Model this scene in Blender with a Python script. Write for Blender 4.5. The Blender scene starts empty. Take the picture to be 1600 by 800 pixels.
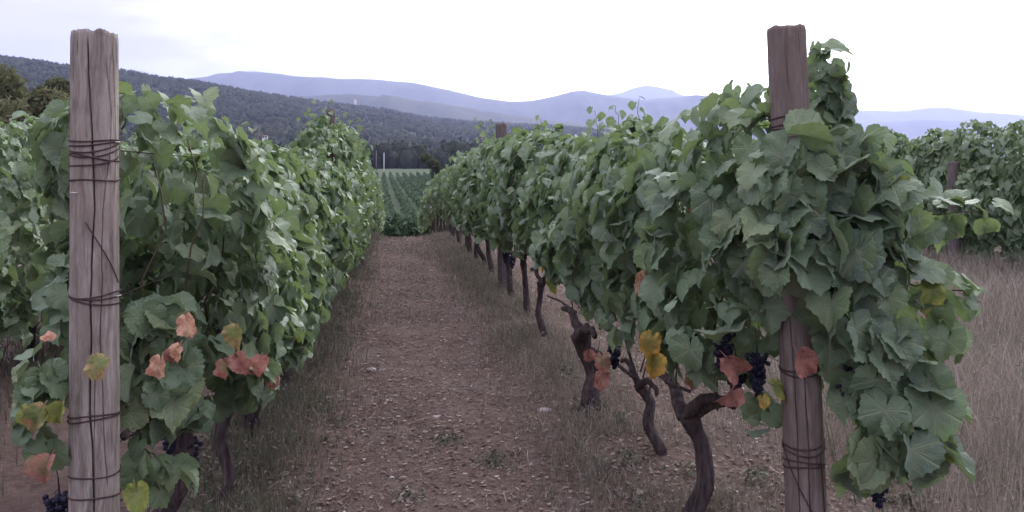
import bpy, math, random
import numpy as np
from mathutils import Vector, Matrix

rng = np.random.default_rng(7)
random.seed(7)
R = math.radians
scene = bpy.context.scene
col = scene.collection

# ------------------------------------------------------------------ camera
CAM_H = 1.6
FOC = 1250.0                       # focal length in photo pixels (1600 wide)
HOR = 265.0                        # pixel row of the horizon
YAW = math.atan2(185.0, FOC)       # camera looks a little right of the rows
cam_data = bpy.data.cameras.new('camera')
cam = bpy.data.objects.new('camera', cam_data)
col.objects.link(cam)
cam_data.sensor_width = 36.0
cam_data.lens = 36.0 * FOC / 1600.0
cam_data.shift_y = -(400.0 - HOR) / 1600.0
cam_data.clip_start = 0.05
cam_data.clip_end = 90000.0
cam.location = (0, 0, CAM_H)
cam.rotation_euler = (R(90), 0, -YAW)
scene.camera = cam

# ------------------------------------------------------------------ sky, sun, exposure
SUN_AZ = YAW + R(20)               # the sun has gone down beyond the mountains, right of centre
SUN_EL = R(12)
sun_dir = Vector((math.sin(SUN_AZ) * math.cos(SUN_EL), math.cos(SUN_AZ) * math.cos(SUN_EL), math.sin(SUN_EL)))
world = bpy.data.worlds.new('World')
scene.world = world
world.use_nodes = True
wn, wl = world.node_tree.nodes, world.node_tree.links
wn.clear()
w_out = wn.new('ShaderNodeOutputWorld')
w_bg = wn.new('ShaderNodeBackground')
w_bg.inputs['Strength'].default_value = 0.1
sky = wn.new('ShaderNodeTexSky')
sky.sky_type = 'NISHITA'
sky.sun_disc = False
sky.sun_elevation = SUN_EL
sky.sun_rotation = SUN_AZ
sky.dust_density = 2.0
sky.ozone_density = 3.0
tc = wn.new('ShaderNodeTexCoord')
dot = wn.new('ShaderNodeVectorMath'); dot.operation = 'DOT_PRODUCT'
dot.inputs[1].default_value = sun_dir
wl.new(tc.outputs['Generated'], dot.inputs[0])
glow = wn.new('ShaderNodeMapRange'); glow.interpolation_type = 'SMOOTHSTEP'
glow.inputs['From Min'].default_value = 0.68
glow.inputs['From Max'].default_value = 0.97
wl.new(dot.outputs['Value'], glow.inputs['Value'])
veil = wn.new('ShaderNodeMix'); veil.data_type = 'RGBA'
veil.inputs['A'].default_value = (1.48, 1.37, 1.72, 1)
veil.inputs['B'].default_value = (11.0, 10.8, 10.8, 1)
wl.new(glow.outputs['Result'], veil.inputs['Factor'])
cmap = wn.new('ShaderNodeMapping'); cmap.inputs['Scale'].default_value = (1.0, 1.0, 5.5)
wl.new(tc.outputs['Generated'], cmap.inputs['Vector'])
cn = wn.new('ShaderNodeTexNoise'); cn.inputs['Scale'].default_value = 3.2; cn.inputs['Detail'].default_value = 5.0
cn.inputs['Roughness'].default_value = 0.55
wl.new(cmap.outputs['Vector'], cn.inputs['Vector'])
cr = wn.new('ShaderNodeMapRange'); cr.interpolation_type = 'SMOOTHSTEP'
cr.inputs['From Min'].default_value = 0.46
cr.inputs['From Max'].default_value = 0.66
cr.inputs['To Max'].default_value = 0.75
wl.new(cn.outputs['Fac'], cr.inputs['Value'])
cloud = wn.new('ShaderNodeMix'); cloud.data_type = 'RGBA'
cloud.inputs['B'].default_value = (0.95, 0.87, 1.12, 1)
wl.new(cr.outputs['Result'], cloud.inputs['Factor'])
wl.new(veil.outputs['Result'], cloud.inputs['A'])
wmix = wn.new('ShaderNodeMix'); wmix.data_type = 'RGBA'
wmix.inputs['Factor'].default_value = 0.965
wl.new(sky.outputs['Color'], wmix.inputs['A'])
wl.new(cloud.outputs['Result'], wmix.inputs['B'])
# sky overhead, out of view, brightened beyond an overcast gradient to light the foreground
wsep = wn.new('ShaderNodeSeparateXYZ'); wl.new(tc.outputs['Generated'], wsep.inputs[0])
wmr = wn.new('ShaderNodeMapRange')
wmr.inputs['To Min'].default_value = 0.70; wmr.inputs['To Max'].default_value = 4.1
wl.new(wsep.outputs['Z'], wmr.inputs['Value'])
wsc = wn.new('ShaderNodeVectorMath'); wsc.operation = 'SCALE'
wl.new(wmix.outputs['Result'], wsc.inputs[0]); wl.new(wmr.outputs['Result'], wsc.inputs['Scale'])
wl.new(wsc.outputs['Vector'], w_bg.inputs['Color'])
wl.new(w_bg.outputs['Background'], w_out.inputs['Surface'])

sun_data = bpy.data.lights.new('sun', 'SUN')
sun_data.energy = 0.6
sun_data.angle = R(40)
sun_data.color = (1.0, 0.93, 0.88)
sun = bpy.data.objects.new('sun', sun_data)
col.objects.link(sun)
sun.rotation_euler = sun_dir.to_track_quat('Z', 'Y').to_euler()

scene.view_settings.view_transform = 'Standard'
scene.view_settings.look = 'None'
scene.view_settings.exposure = 2.1
scene.view_settings.gamma = 1.0
scene.view_settings.use_curve_mapping = False
scene.render.engine = 'CYCLES'
scene.cycles.max_bounces = 8
scene.cycles.diffuse_bounces = 5
scene.cycles.glossy_bounces = 2
scene.cycles.transmission_bounces = 5
scene.cycles.volume_bounces = 2
scene.cycles.use_denoising = True

# ------------------------------------------------------------------ helpers
FWD = np.array([math.sin(YAW), math.cos(YAW), 0.0])
RGT = np.array([math.cos(YAW), -math.sin(YAW), 0.0])
UP = np.array([0.0, 0.0, 1.0])
CAM = np.array([0.0, 0.0, CAM_H])

def at(px, py, depth):
    """point of the place seen at a photo pixel, at a distance along the view axis"""
    return CAM + FWD * depth + RGT * ((px - 800.0) / FOC * depth) + UP * ((HOR - py) / FOC * depth)

def on_ground(px, py):
    return at(px, py, FOC * CAM_H / (py - HOR))

def project(P):
    d = P - CAM
    yc = d @ FWD
    return 800 + FOC * (d @ RGT) / yc, HOR - FOC * d[..., 2] / yc, yc

def row_sh(x0, px, py):
    """where a row at lateral x0 is crossed by the view ray through a pixel: distance along, height"""
    r = (px - 800.0) / FOC
    lat = r * RGT[0] + FWD[0]
    yc = x0 / lat
    return yc * (r * RGT[1] + FWD[1]), CAM_H + (HOR - py) / FOC * yc

_perm = np.random.default_rng(3).permutation(256)
_val = np.random.default_rng(4).random(256)
def vnoise(x, y=0.0, z=0.0):
    x, y, z = np.broadcast_arrays(np.asarray(x, float), np.asarray(y, float), np.asarray(z, float))
    ix, iy, iz = np.floor(x).astype(int), np.floor(y).astype(int), np.floor(z).astype(int)
    fx, fy, fz = x - ix, y - iy, z - iz
    fx, fy, fz = [f * f * (3 - 2 * f) for f in (fx, fy, fz)]
    def h(a, b, c):
        return _val[_perm[(_perm[(_perm[a & 255] + b) & 255] + c) & 255]]
    def lerp(a, b, t): return a + (b - a) * t
    r = [lerp(lerp(h(ix, iy, iz + k), h(ix + 1, iy, iz + k), fx), lerp(h(ix, iy + 1, iz + k), h(ix + 1, iy + 1, iz + k), fx), fy) for k in (0, 1)]
    return lerp(r[0], r[1], fz) * 2 - 1
def fbm(x, y=0.0, z=0.0, o=4):
    s, a = 0, 1
    for i in range(o):
        s = s + a * vnoise(np.asarray(x) * 2**i + 17.3 * i, np.asarray(y) * 2**i + 5.1 * i, np.asarray(z) * 2**i)
        a *= 0.5
    return s
def smooth(t):
    t = np.clip(t, 0, 1)
    return t * t * (3 - 2 * t)

def mesh_np(name, V, F, mat=None, attrs=None, flat=False):
    """mesh from numpy arrays; F is (n,3) or (n,4)"""
    V = np.ascontiguousarray(V, dtype=np.float32); F = np.ascontiguousarray(F, dtype=np.int32)
    me = bpy.data.meshes.new(name)
    n, k = F.shape
    me.vertices.add(len(V)); me.vertices.foreach_set('co', V.ravel())
    me.loops.add(n * k); me.loops.foreach_set('vertex_index', F.ravel())
    me.polygons.add(n)
    me.polygons.foreach_set('loop_start', np.arange(0, n * k, k, dtype=np.int32))
    me.polygons.foreach_set('loop_total', np.full(n, k, dtype=np.int32))
    me.polygons.foreach_set('use_smooth', np.full(n, not flat, dtype=bool))
    for a, v in (attrs or {}).items():
        at_ = me.attributes.new(a, 'FLOAT', 'POINT')
        at_.data.foreach_set('value', np.ascontiguousarray(v, dtype=np.float32))
    me.update(calc_edges=True)
    if mat: me.materials.append(mat)
    return me

def obj(name, me, parent=None, loc=None):
    o = bpy.data.objects.new(name, me)
    col.objects.link(o)
    if parent is not None: o.parent = parent
    if loc is not None: o.location = loc
    return o

def tag(o, label=None, cat=None, group=None, kind=None):
    if label: o['label'] = label
    if cat: o['category'] = cat
    if group: o['group'] = group
    if kind: o['kind'] = kind
    return o

def tube(path, radii, seg=6, rough=0.0, ridge=0.0, seed=0.0, twist=0.0, caps=True):
    """tapered tube along a path -> V, F (quads; caps as degenerate-free fans of quads)"""
    P = np.asarray(path, float); n = len(P)
    rad = np.broadcast_to(np.asarray(radii, float), (n,))
    T = np.gradient(P, axis=0); T /= np.linalg.norm(T, axis=1)[:, None] + 1e-9
    ref = np.array([0.31, 0.95, 0.05]) if abs(T[0][2]) > 0.6 else np.array([0.05, 0.1, 1.0])
    A = np.cross(T, ref); A /= np.linalg.norm(A, axis=1)[:, None] + 1e-9
    B = np.cross(T, A)
    L = np.concatenate([[0], np.cumsum(np.linalg.norm(np.diff(P, axis=0), axis=1))])
    th = np.arange(seg) / seg * 2 * np.pi
    TH = th[None, :] + twist * L[:, None]
    rr = rad[:, None] * np.ones((1, seg))
    c, s = np.cos(TH), np.sin(TH)
    if rough: rr = rr * (1 + rough * fbm(np.cos(th)[None, :] * 1.3 + seed, np.sin(th)[None, :] * 1.3 + seed * 2, L[:, None] * 9 + seed, 3))
    if ridge: rr = rr * (1 + ridge * vnoise(np.cos(th)[None, :] * 3.5 + seed, np.sin(th)[None, :] * 3.5, L[:, None] * 3 + seed))
    V = P[:, None, :] + rr[..., None] * (c[..., None] * A[:, None, :] + s[..., None] * B[:, None, :])
    V = V.reshape(-1, 3)
    i, j = np.meshgrid(np.arange(n - 1), np.arange(seg), indexing='ij')
    j2 = (j + 1) % seg
    F = np.stack([i * seg + j, i * seg + j2, (i + 1) * seg + j2, (i + 1) * seg + j], -1).reshape(-1, 4)
    if caps:
        V = np.vstack([V, P[0], P[-1]]); a = len(V) - 2
        F0 = [[a, (k + 1) % seg, k, k] for k in range(seg)]
        F1 = [[a + 1, (n - 1) * seg + k, (n - 1) * seg + (k + 1) % seg, (n - 1) * seg + (k + 1) % seg] for k in range(seg)]
        tri = np.array([f[:3] for f in F0 + F1])
        Ft = np.vstack([F[:, [0, 1, 2]], F[:, [0, 2, 3]], tri])
    else:
        Ft = np.vstack([F[:, [0, 1, 2]], F[:, [0, 2, 3]]])
    return V, Ft

def join(parts):
    V, F, o = [], [], 0
    for v, f in parts:
        V.append(v); F.append(np.asarray(f) + o); o += len(v)
    return np.vstack(V), np.vstack(F)

# ------------------------------------------------------------------ materials
class N:
    """small node-tree writer"""
    def __init__(self, name):
        self.m = bpy.data.materials.new(name); self.m.use_nodes = True
        self.t = self.m.node_tree; self.t.nodes.clear()
        self.out = self.t.nodes.new('ShaderNodeOutputMaterial')
    def n(self, kind, **k):
        nd = self.t.nodes.new(kind)
        for a, v in k.items():
            if hasattr(nd, a): setattr(nd, a, v)
        return nd
    def l(self, a, b): self.t.links.new(a, b)
    def val(self, sock, v):
        if hasattr(v, 'links') or isinstance(v, bpy.types.NodeSocket): self.l(v, sock)
        else: sock.default_value = v
    def noise(self, scale, detail=4, rough=0.55, vec=None, stretch=None):
        nz = self.n('ShaderNodeTexNoise'); nz.inputs['Scale'].default_value = scale
        nz.inputs['Detail'].default_value = detail; nz.inputs['Roughness'].default_value = rough
        if vec is None: vec = self.geo()
        if stretch:
            mp = self.n('ShaderNodeMapping'); mp.inputs['Scale'].default_value = stretch
            self.l(vec, mp.inputs['Vector']); vec = mp.outputs['Vector']
        self.l(vec, nz.inputs['Vector'])
        return nz.outputs['Fac']
    def geo(self): return self.n('ShaderNodeNewGeometry').outputs['Position']
    def objco(self): return self.n('ShaderNodeTexCoord').outputs['Object']
    def attr(self, name): return self.n('ShaderNodeAttribute', attribute_name=name).outputs['Fac']
    def rand(self): return self.n('ShaderNodeObjectInfo').outputs['Random']
    def ramp(self, fac, stops):
        r = self.n('ShaderNodeValToRGB'); e = r.color_ramp.elements
        while len(e) < len(stops): e.new(0.5)
        for k, (p, c) in enumerate(stops):
            e[k].position = p; e[k].color = (*c, 1)
        self.l(fac, r.inputs['Fac']); return r.outputs['Color']
    def mix(self, fac, a, b):
        m = self.n('ShaderNodeMix'); m.data_type = 'RGBA'
        self.val(m.inputs['Factor'], fac)
        for s, v in (('A', a), ('B', b)):
            if isinstance(v, tuple): m.inputs[s].default_value = (*v, 1)
            else: self.l(v, m.inputs[s])
        return m.outputs['Result']
    def maprange(self, v, a, b, c=0.0, d=1.0):
        m = self.n('ShaderNodeMapRange'); self.l(v, m.inputs['Value'])
        for k, x in zip(('From Min', 'From Max', 'To Min', 'To Max'), (a, b, c, d)): m.inputs[k].default_value = x
        return m.outputs['Result']
    def math(self, op, a, b=0.0):
        m = self.n('ShaderNodeMath', operation=op); self.val(m.inputs[0], a); self.val(m.inputs[1], b); return m.outputs[0]
    def bump(self, h, strength, dist):
        b = self.n('ShaderNodeBump'); b.inputs['Strength'].default_value = strength; b.inputs['Distance'].default_value = dist
        self.l(h, b.inputs['Height']); return b.outputs['Normal']
    def principled(self, color, rough=0.7, spec=0.3, normal=None):
        p = self.n('ShaderNodeBsdfPrincipled')
        if isinstance(color, tuple): p.inputs['Base Color'].default_value = (*color, 1)
        else: self.l(color, p.inputs['Base Color'])
        self.val(p.inputs['Roughness'], rough); p.inputs['Specular IOR Level'].default_value = spec
        if normal is not None: self.l(normal, p.inputs['Normal'])
        return p.outputs['BSDF']
    def done(self, shader):
        self.l(shader, self.out.inputs['Surface']); return self.m

def leaf_veins(k):
    """five main veins from the stalk and their side veins, in the leaf's own plane"""
    sep = k.n('ShaderNodeSeparateXYZ'); k.l(k.objco(), sep.inputs[0])
    x, y = sep.outputs[0], sep.outputs[1]
    tot = None
    for a in (0, 52, -52, 108, -108):
        sn, cs = math.sin(R(a)), math.cos(R(a))
        d = k.math('ABSOLUTE', k.math('SUBTRACT', k.math('MULTIPLY', x, cs), k.math('MULTIPLY', y, sn)))
        al = k.math('ADD', k.math('MULTIPLY', x, sn), k.math('MULTIPLY', y, cs))
        on = k.math('GREATER_THAN', al, 0.0)
        main = k.maprange(d, 0.006, 0.020, 1.0, 0.0)
        side = k.math('SINE', k.math('SUBTRACT', k.math('MULTIPLY', al, 48.0), k.math('MULTIPLY', d, 40.0)))
        side = k.math('MULTIPLY', k.maprange(side, 0.80, 1.0, 0.0, 0.55), k.maprange(d, 0.10, 0.20, 1.0, 0.0))
        v = k.math('MULTIPLY', k.math('MAXIMUM', main, side), on)
        tot = v if tot is None else k.math('MAXIMUM', tot, v)
    rad = k.math('SQRT', k.math('ADD', k.math('MULTIPLY', x, x), k.math('MULTIPLY', y, y)))
    return tot, rad

def leaf_material(name, source):
    k = N(name)
    if source == 'object': tint = k.rand()
    else: tint = k.attr('tint')
    wide = k.noise(0.9, 2, 0.5)
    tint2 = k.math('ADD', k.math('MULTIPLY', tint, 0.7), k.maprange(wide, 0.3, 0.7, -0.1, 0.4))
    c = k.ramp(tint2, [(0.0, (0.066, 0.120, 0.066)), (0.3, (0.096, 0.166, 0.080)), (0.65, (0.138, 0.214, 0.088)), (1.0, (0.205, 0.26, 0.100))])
    mott = k.noise(38.0, 3, 0.6)
    c = k.mix(k.maprange(mott, 0.4, 0.75, 0.0, 0.35), c, (0.12, 0.16, 0.08))
    c = k.mix(k.math('MULTIPLY', k.attr('vein'), 0.55), c, (0.24, 0.29, 0.15))
    pucker = k.noise(55.0, 4, 0.6)
    if source == 'object':
        vn, rd = leaf_veins(k)
        c = k.mix(k.math('MULTIPLY', vn, 0.55), c, (0.23, 0.28, 0.15))
        edge = k.math('ADD', rd, k.maprange(k.noise(20.0, 4, 0.6), 0.3, 0.7, -0.12, 0.12))
        c = k.mix(k.math('MULTIPLY', k.maprange(edge, 0.42, 0.62, 0.0, 0.55), k.maprange(k.rand(), 0.55, 1.0, 0.0, 1.0)), c, (0.21, 0.22, 0.075))
        c = k.mix(k.math('MULTIPLY', k.maprange(k.noise(90.0, 3, 0.6), 0.64, 0.70, 0.0, 0.8), k.maprange(k.rand(), 0.3, 0.9, 0.0, 1.0)), c, (0.16, 0.09, 0.05))
        pucker = k.math('SUBTRACT', pucker, k.math('MULTIPLY', vn, 0.6))
    # pale felty underside
    back = k.n('ShaderNodeNewGeometry').outputs['Backfacing']
    cb = k.mix(0.55, c, (0.19, 0.23, 0.17))
    c2 = k.mix(back, c, cb)
    nb = k.bump(pucker, 0.5, 0.012)
    sh = k.principled(c2, k.maprange(back, 0, 1, 0.55, 0.85), 0.75, nb)
    sh.node.inputs['Sheen Weight'].default_value = 0.30; sh.node.inputs['Sheen Roughness'].default_value = 0.5; sh.node.inputs['Sheen Tint'].default_value = (0.80, 1.0, 0.86, 1)
    tr = k.n('ShaderNodeBsdfTranslucent'); k.l(k.mix(0.5, c, (0.25, 0.36, 0.09)), tr.inputs['Color'])
    mx = k.n('ShaderNodeMixShader'); mx.inputs['Fac'].default_value = 0.30
    k.l(sh, mx.inputs[1]); k.l(tr.outputs['BSDF'], mx.inputs[2])
    return k.done(mx.outputs['Shader'])

def autumn_material(name, a, b, c_, green=0.0):
    k = N(name)
    nz = k.noise(34.0, 6, 0.75)
    c = k.ramp(nz, [(0.34, a), (0.5, b), (0.64, c_)])
    vn, rd = leaf_veins(k)
    e = k.math('ADD', rd, k.maprange(k.noise(18.0, 4, 0.6), 0.3, 0.7, -0.2, 0.2))
    if green: c = k.mix(k.maprange(e, 0.18, 0.38, green, 0.0), c, (0.15, 0.20, 0.06))
    c = k.mix(k.math('MULTIPLY', vn, 0.4), c, (0.34, 0.30, 0.14) if green else (0.36, 0.20, 0.13))
    c = k.mix(k.maprange(e, 0.50, 0.64, 0.0, 0.7), c, (0.20, 0.10, 0.06))
    sh = k.principled(c, 0.75, 0.2, k.bump(k.noise(70.0, 3), 0.4, 0.01))
    tr = k.n('ShaderNodeBsdfTranslucent'); k.l(c, tr.inputs['Color'])
    mx = k.n('ShaderNodeMixShader'); mx.inputs['Fac'].default_value = 0.25
    k.l(sh, mx.inputs[1]); k.l(tr.outputs['BSDF'], mx.inputs[2])
    return k.done(mx.outputs['Shader'])

def simple(name, stops, scale, rough=0.85, spec=0.2, stretch=None, bump=0.0, bdist=0.01, use_obj=False):
    k = N(name)
    nz = k.noise(scale, 5, 0.6, k.objco() if use_obj else None, stretch)
    c = k.ramp(nz, stops)
    nb = k.bump(nz, bump, bdist) if bump else None
    return k.done(k.principled(c, rough, spec, nb))

def tinted(name, stops, rough=0.8, spec=0.2, transl=0.0):
    k = N(name)
    c = k.ramp(k.attr('tint'), stops)
    sh = k.principled(c, rough, spec)
    if transl:
        tr = k.n('ShaderNodeBsdfTranslucent'); k.l(c, tr.inputs['Color'])
        mx = k.n('ShaderNodeMixShader'); mx.inputs['Fac'].default_value = transl
        k.l(sh, mx.inputs[1]); k.l(tr.outputs['BSDF'], mx.inputs[2]); sh = mx.outputs['Shader']
    return k.done(sh)

def wood_material(name, dark, mid, light, scale=1.0):
    k = N(name)
    co = k.objco()
    wob = k.n('ShaderNodeTexNoise'); wob.inputs['Scale'].default_value = 5.0; wob.inputs['Detail'].default_value = 3.0; k.l(co, wob.inputs['Vector'])
    wadd = k.n('ShaderNodeVectorMath', operation='MULTIPLY_ADD'); k.l(wob.outputs['Color'], wadd.inputs[0]); wadd.inputs[1].default_value = (.05, .05, .3); k.l(co, wadd.inputs[2])
    grain = k.noise(75.0 * scale, 6, 0.7, wadd.outputs['Vector'], (1, 1, 0.06))
    blot = k.noise(11.0 * scale, 6, 0.7, co, (1, 1, 0.4))
    c = k.ramp(grain, [(0.33, dark), (0.5, mid), (0.67, light)])
    c = k.mix(k.maprange(blot, 0.45, 0.68, 0.0, 0.6), c, dark)
    warm = k.noise(3.0, 3, 0.6, co, (1, 1, 0.5))
    c = k.mix(k.maprange(warm, 0.45, 0.7, 0.0, 0.35), c, (0.24, 0.165, 0.12))
    vo = k.n('ShaderNodeTexVoronoi'); vo.inputs['Scale'].default_value = 9.0
    mp = k.n('ShaderNodeMapping'); mp.inputs['Scale'].default_value = (1, 1, 0.55); k.l(co, mp.inputs['Vector']); k.l(mp.outputs['Vector'], vo.inputs['Vector'])
    c = k.mix(k.maprange(vo.outputs['Distance'], 0.05, 0.17, 0.75, 0.0), c, dark)
    fine = k.noise(180.0, 3, 0.6, co, (1, 1, 0.05))
    c = k.mix(k.maprange(fine, 0.55, 0.75, 0.0, 0.5), c, dark)
    nb = k.bump(k.math('ADD', grain, fine), 0.3, 0.003)
    return k.done(k.principled(c, 0.85, 0.2, nb))

M = {}
M['leaf'] = leaf_material('vine_leaf', 'object')
M['leafmass'] = leaf_material('vine_foliage', 'attr')
M['peach'] = autumn_material('peach_leaf', (0.72, 0.52, 0.36), (0.66, 0.40, 0.25), (0.38, 0.15, 0.09))
M['orange'] = autumn_material('orange_leaf', (0.62, 0.30, 0.05), (0.66, 0.40, 0.09), (0.36, 0.30, 0.06), 0.6)
M['pink'] = autumn_material('pink_leaf', (0.48, 0.27, 0.20), (0.38, 0.17, 0.13), (0.20, 0.09, 0.07))
M['red'] = autumn_material('red_leaf', (0.34, 0.09, 0.08), (0.42, 0.20, 0.16), (0.20, 0.17, 0.09), 0.35)
M['yellow'] = autumn_material('yellow_leaf', (0.34, 0.33, 0.07), (0.22, 0.28, 0.06), (0.45, 0.34, 0.10), 0.7)
M['turning'] = autumn_material('turning_leaf', (0.14, 0.20, 0.06), (0.40, 0.30, 0.14), (0.42, 0.14, 0.10), 0.9)
M['bark'] = simple('vine_bark', [(0.3, (0.030, 0.022, 0.022)), (0.55, (0.085, 0.064, 0.060)), (0.75, (0.16, 0.125, 0.115))], 55.0, 0.9, 0.15, (1, 1, 0.16), 0.8, 0.012)
M['cane'] = simple('vine_cane', [(0.3, (0.060, 0.040, 0.028)), (0.6, (0.095, 0.080, 0.045)), (0.8, (0.10, 0.12, 0.055))], 12.0, 0.6, 0.3)
M['grape'] = simple('grape_skin', [(0.3, (0.008, 0.008, 0.018)), (0.7, (0.022, 0.022, 0.045))], 30.0, 0.65, 0.3)
M['post_l'] = wood_material('weathered_post_wood', (0.130, 0.108, 0.086), (0.285, 0.250, 0.205), (0.40, 0.365, 0.31))
M['post_r'] = wood_material('dark_post_wood', (0.105, 0.084, 0.068), (0.175, 0.142, 0.118), (0.235, 0.195, 0.165), 0.7)
M['post_f'] = wood_material('grey_line_post_wood', (0.06, 0.05, 0.048), (0.13, 0.11, 0.105), (0.2, 0.17, 0.165))
M['wire'] = simple('rusty_wire', [(0.35, (0.035, 0.020, 0.020)), (0.65, (0.085, 0.045, 0.040))], 60.0, 0.75, 0.3)
M['grass'] = tinted('grass_blades', [(0.0, (0.085, 0.098, 0.062)), (0.4, (0.145, 0.150, 0.100)), (0.7, (0.25, 0.215, 0.170)), (1.0, (0.36, 0.31, 0.26))], 0.8, 0.2, 0.2)
M['straw'] = tinted('dry_litter', [(0.0, (0.09, 0.058, 0.044)), (0.5, (0.19, 0.140, 0.110)), (1.0, (0.40, 0.34, 0.28))], 0.85, 0.15)
M['stone'] = tinted('field_stone', [(0.0, (0.13, 0.10, 0.08)), (0.6, (0.26, 0.22, 0.19)), (1.0, (0.42, 0.39, 0.35))], 0.9, 0.15)
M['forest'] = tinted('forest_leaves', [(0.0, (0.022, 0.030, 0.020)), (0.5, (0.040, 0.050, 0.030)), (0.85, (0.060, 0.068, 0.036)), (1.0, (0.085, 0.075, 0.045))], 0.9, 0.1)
M['treeleaf'] = tinted('tree_leaves', [(0.0, (0.070, 0.084, 0.038)), (0.5, (0.14, 0.142, 0.066)), (1.0, (0.19, 0.18, 0.09))], 0.85, 0.15, 0.35)
M['farvine'] = tinted('far_vine_leaves', [(0.0, (0.040, 0.070, 0.035)), (0.5, (0.07, 0.115, 0.055)), (1.0, (0.12, 0.165, 0.085))], 0.8, 0.2, 0.15)
M['hillside'] = simple('mountain_cover', [(0.35, (0.030, 0.038, 0.026)), (0.65, (0.060, 0.070, 0.045))], 0.004, 0.95, 0.05)
M['white_paint'] = simple('white_render', [(0.3, (0.70, 0.69, 0.67)), (0.7, (0.80, 0.79, 0.77))], 1.5)
M['roof'] = simple('roof_tile', [(0.3, (0.22, 0.09, 0.06)), (0.7, (0.32, 0.14, 0.09))], 2.0)
M['pole'] = simple('pale_pole', [(0.3, (0.55, 0.53, 0.50)), (0.7, (0.68, 0.66, 0.62))], 2.0)
M['pole_dark'] = simple('timber_pole', [(0.3, (0.14, 0.11, 0.10)), (0.7, (0.22, 0.18, 0.16))], 2.0)

def ground_material():
    k = N('vineyard_soil')
    pos = k.geo()
    sep = k.n('ShaderNodeSeparateXYZ'); k.l(pos, sep.inputs[0])
    n1 = k.noise(2.2, 6, 0.65); n2 = k.noise(24.0, 6, 0.7); n3 = k.noise(110.0, 3, 0.7)
    soil = k.ramp(n2, [(0.3, (0.085, 0.053, 0.043)), (0.5, (0.140, 0.096, 0.078)), (0.72, (0.210, 0.158, 0.130))])
    soil = k.mix(k.maprange(n3, 0.56, 0.74, 0.0, 0.75), soil, (0.28, 0.23, 0.19))
    soil = k.mix(k.maprange(n1, 0.42, 0.72, 0.0, 0.6), soil, (0.21, 0.16, 0.13))
    hum = k.noise(0.9, 5, 0.7)
    soil = k.mix(k.maprange(hum, 0.52, 0.66, 0.0, 0.55), soil, (0.085, 0.062, 0.054))
    grey = k.noise(1.6, 5, 0.7, None, (1.0, 0.6, 1.0))
    soil = k.mix(k.maprange(grey, 0.54, 0.68, 0.0, 0.5), soil, (0.25, 0.215, 0.18))
    dry = k.ramp(n2, [(0.3, (0.10, 0.08, 0.065)), (0.7, (0.20, 0.16, 0.13))])
    # the unploughed meadow right of the vines is straw, the path is bare red-brown earth
    mead = k.maprange(k.math('ADD', sep.outputs[0], k.maprange(n1, 0.2, 0.8, -0.5, 0.5)), 2.0, 2.9)
    c = k.mix(mead, soil, dry)
    ln = k.n('ShaderNodeVectorMath', operation='LENGTH'); k.l(pos, ln.inputs[0])
    n4 = k.noise(0.02, 3, 0.5)
    green = k.ramp(n4, [(0.3, (0.040, 0.062, 0.030)), (0.7, (0.055, 0.078, 0.038))])
    c = k.mix(k.maprange(ln.outputs['Value'], 28, 55), c, green)
    c = k.mix(k.maprange(ln.outputs['Value'], 360, 420), c, (0.035, 0.042, 0.026))
    hgt = k.math('ADD', n2, k.math('MULTIPLY', n3, 0.5))
    return k.done(k.principled(c, 0.95, 0.1, k.bump(hgt, 0.9, 0.03)))
M['ground'] = ground_material()

# ------------------------------------------------------------------ terrain
HILL_PX = np.array([-900, -300, 0, 60, 110, 200, 250, 300, 400, 470, 540, 600, 660, 720, 780, 850, 920, 1000, 1150, 1300, 1500, 2300], float)
HILL_PY = np.array([120, 80, 88, 95, 103, 111, 121, 126, 144, 154, 164, 172, 182, 189, 192, 196, 201, 206, 222, 245, 262, 262], float)
def hill_R(px): return np.interp(px, [-300, 0, 400, 900, 1300], [1150, 1300, 1700, 2700, 3000])
PROF_D = [0, 16.5, 19.5, 23, 30, 45, 60, 90, 160, 275, 345, 390, 600, 4000, 60000]
PROF_Z = [0, 0.0, -0.06, -0.32, -1.25, -3.4, -4.5, -4.7, -4.1, -1.9, 1.4, 2.2, 1.0, -6, -20]
def ground_z(x, y):
    x = np.asarray(x, float); y = np.asarray(y, float)
    d = np.hypot(x, y)
    z = np.interp(d, PROF_D, PROF_Z)
    for o in (-0.06, 0.06): z = z + np.interp(d * (1 + o), PROF_D, PROF_Z)
    z = z / 3
    z = np.where(d < 17, 0, z)
    yc = x * FWD[0] + y * FWD[1]; xc = x * RGT[0] + y * RGT[1]
    ys = np.maximum(yc, 1.0)
    px = 800 + FOC * xc / ys
    px = np.clip(px, -3000, 4000)
    Rr = hill_R(px)
    zr = CAM_H + (HOR - np.interp(px, HILL_PX, HILL_PY)) / FOC * Rr - 7.0
    up = smooth((ys - 380) / (Rr - 380) * 0.82 + 0.0) / smooth(0.82)
    up = np.minimum(up, 1.0)
    hz = np.maximum(zr, 0) * up * (1 - 0.8 * smooth((ys - Rr) / 1500.0))
    bump = 6 * fbm(x / 140.0, y / 140.0, 0, 3) * smooth((ys - 420) / 200) * (1 - smooth((ys - Rr * 0.8) / (Rr * 0.2)))
    hz = np.where(yc > 300, hz + np.where(hz > 4, bump, 0), 0)
    return z + hz

def micro_z(x, y):
    d = np.hypot(x, y)
    a = 1 - smooth((d - 22) / 10)
    z = 0.022 * fbm(x * 1.7, y * 1.7, 0.3, 3) + 0.012 * fbm(x * 9, y * 9, 2.2, 3)
    z = z + 0.05 * np.exp(-((x + 0.79) / 0.35) ** 2) + 0.05 * np.exp(-((x - 1.41) / 0.35) ** 2)
    return z * a
def gz(x, y): return ground_z(x, y) + micro_z(x, y)

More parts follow.
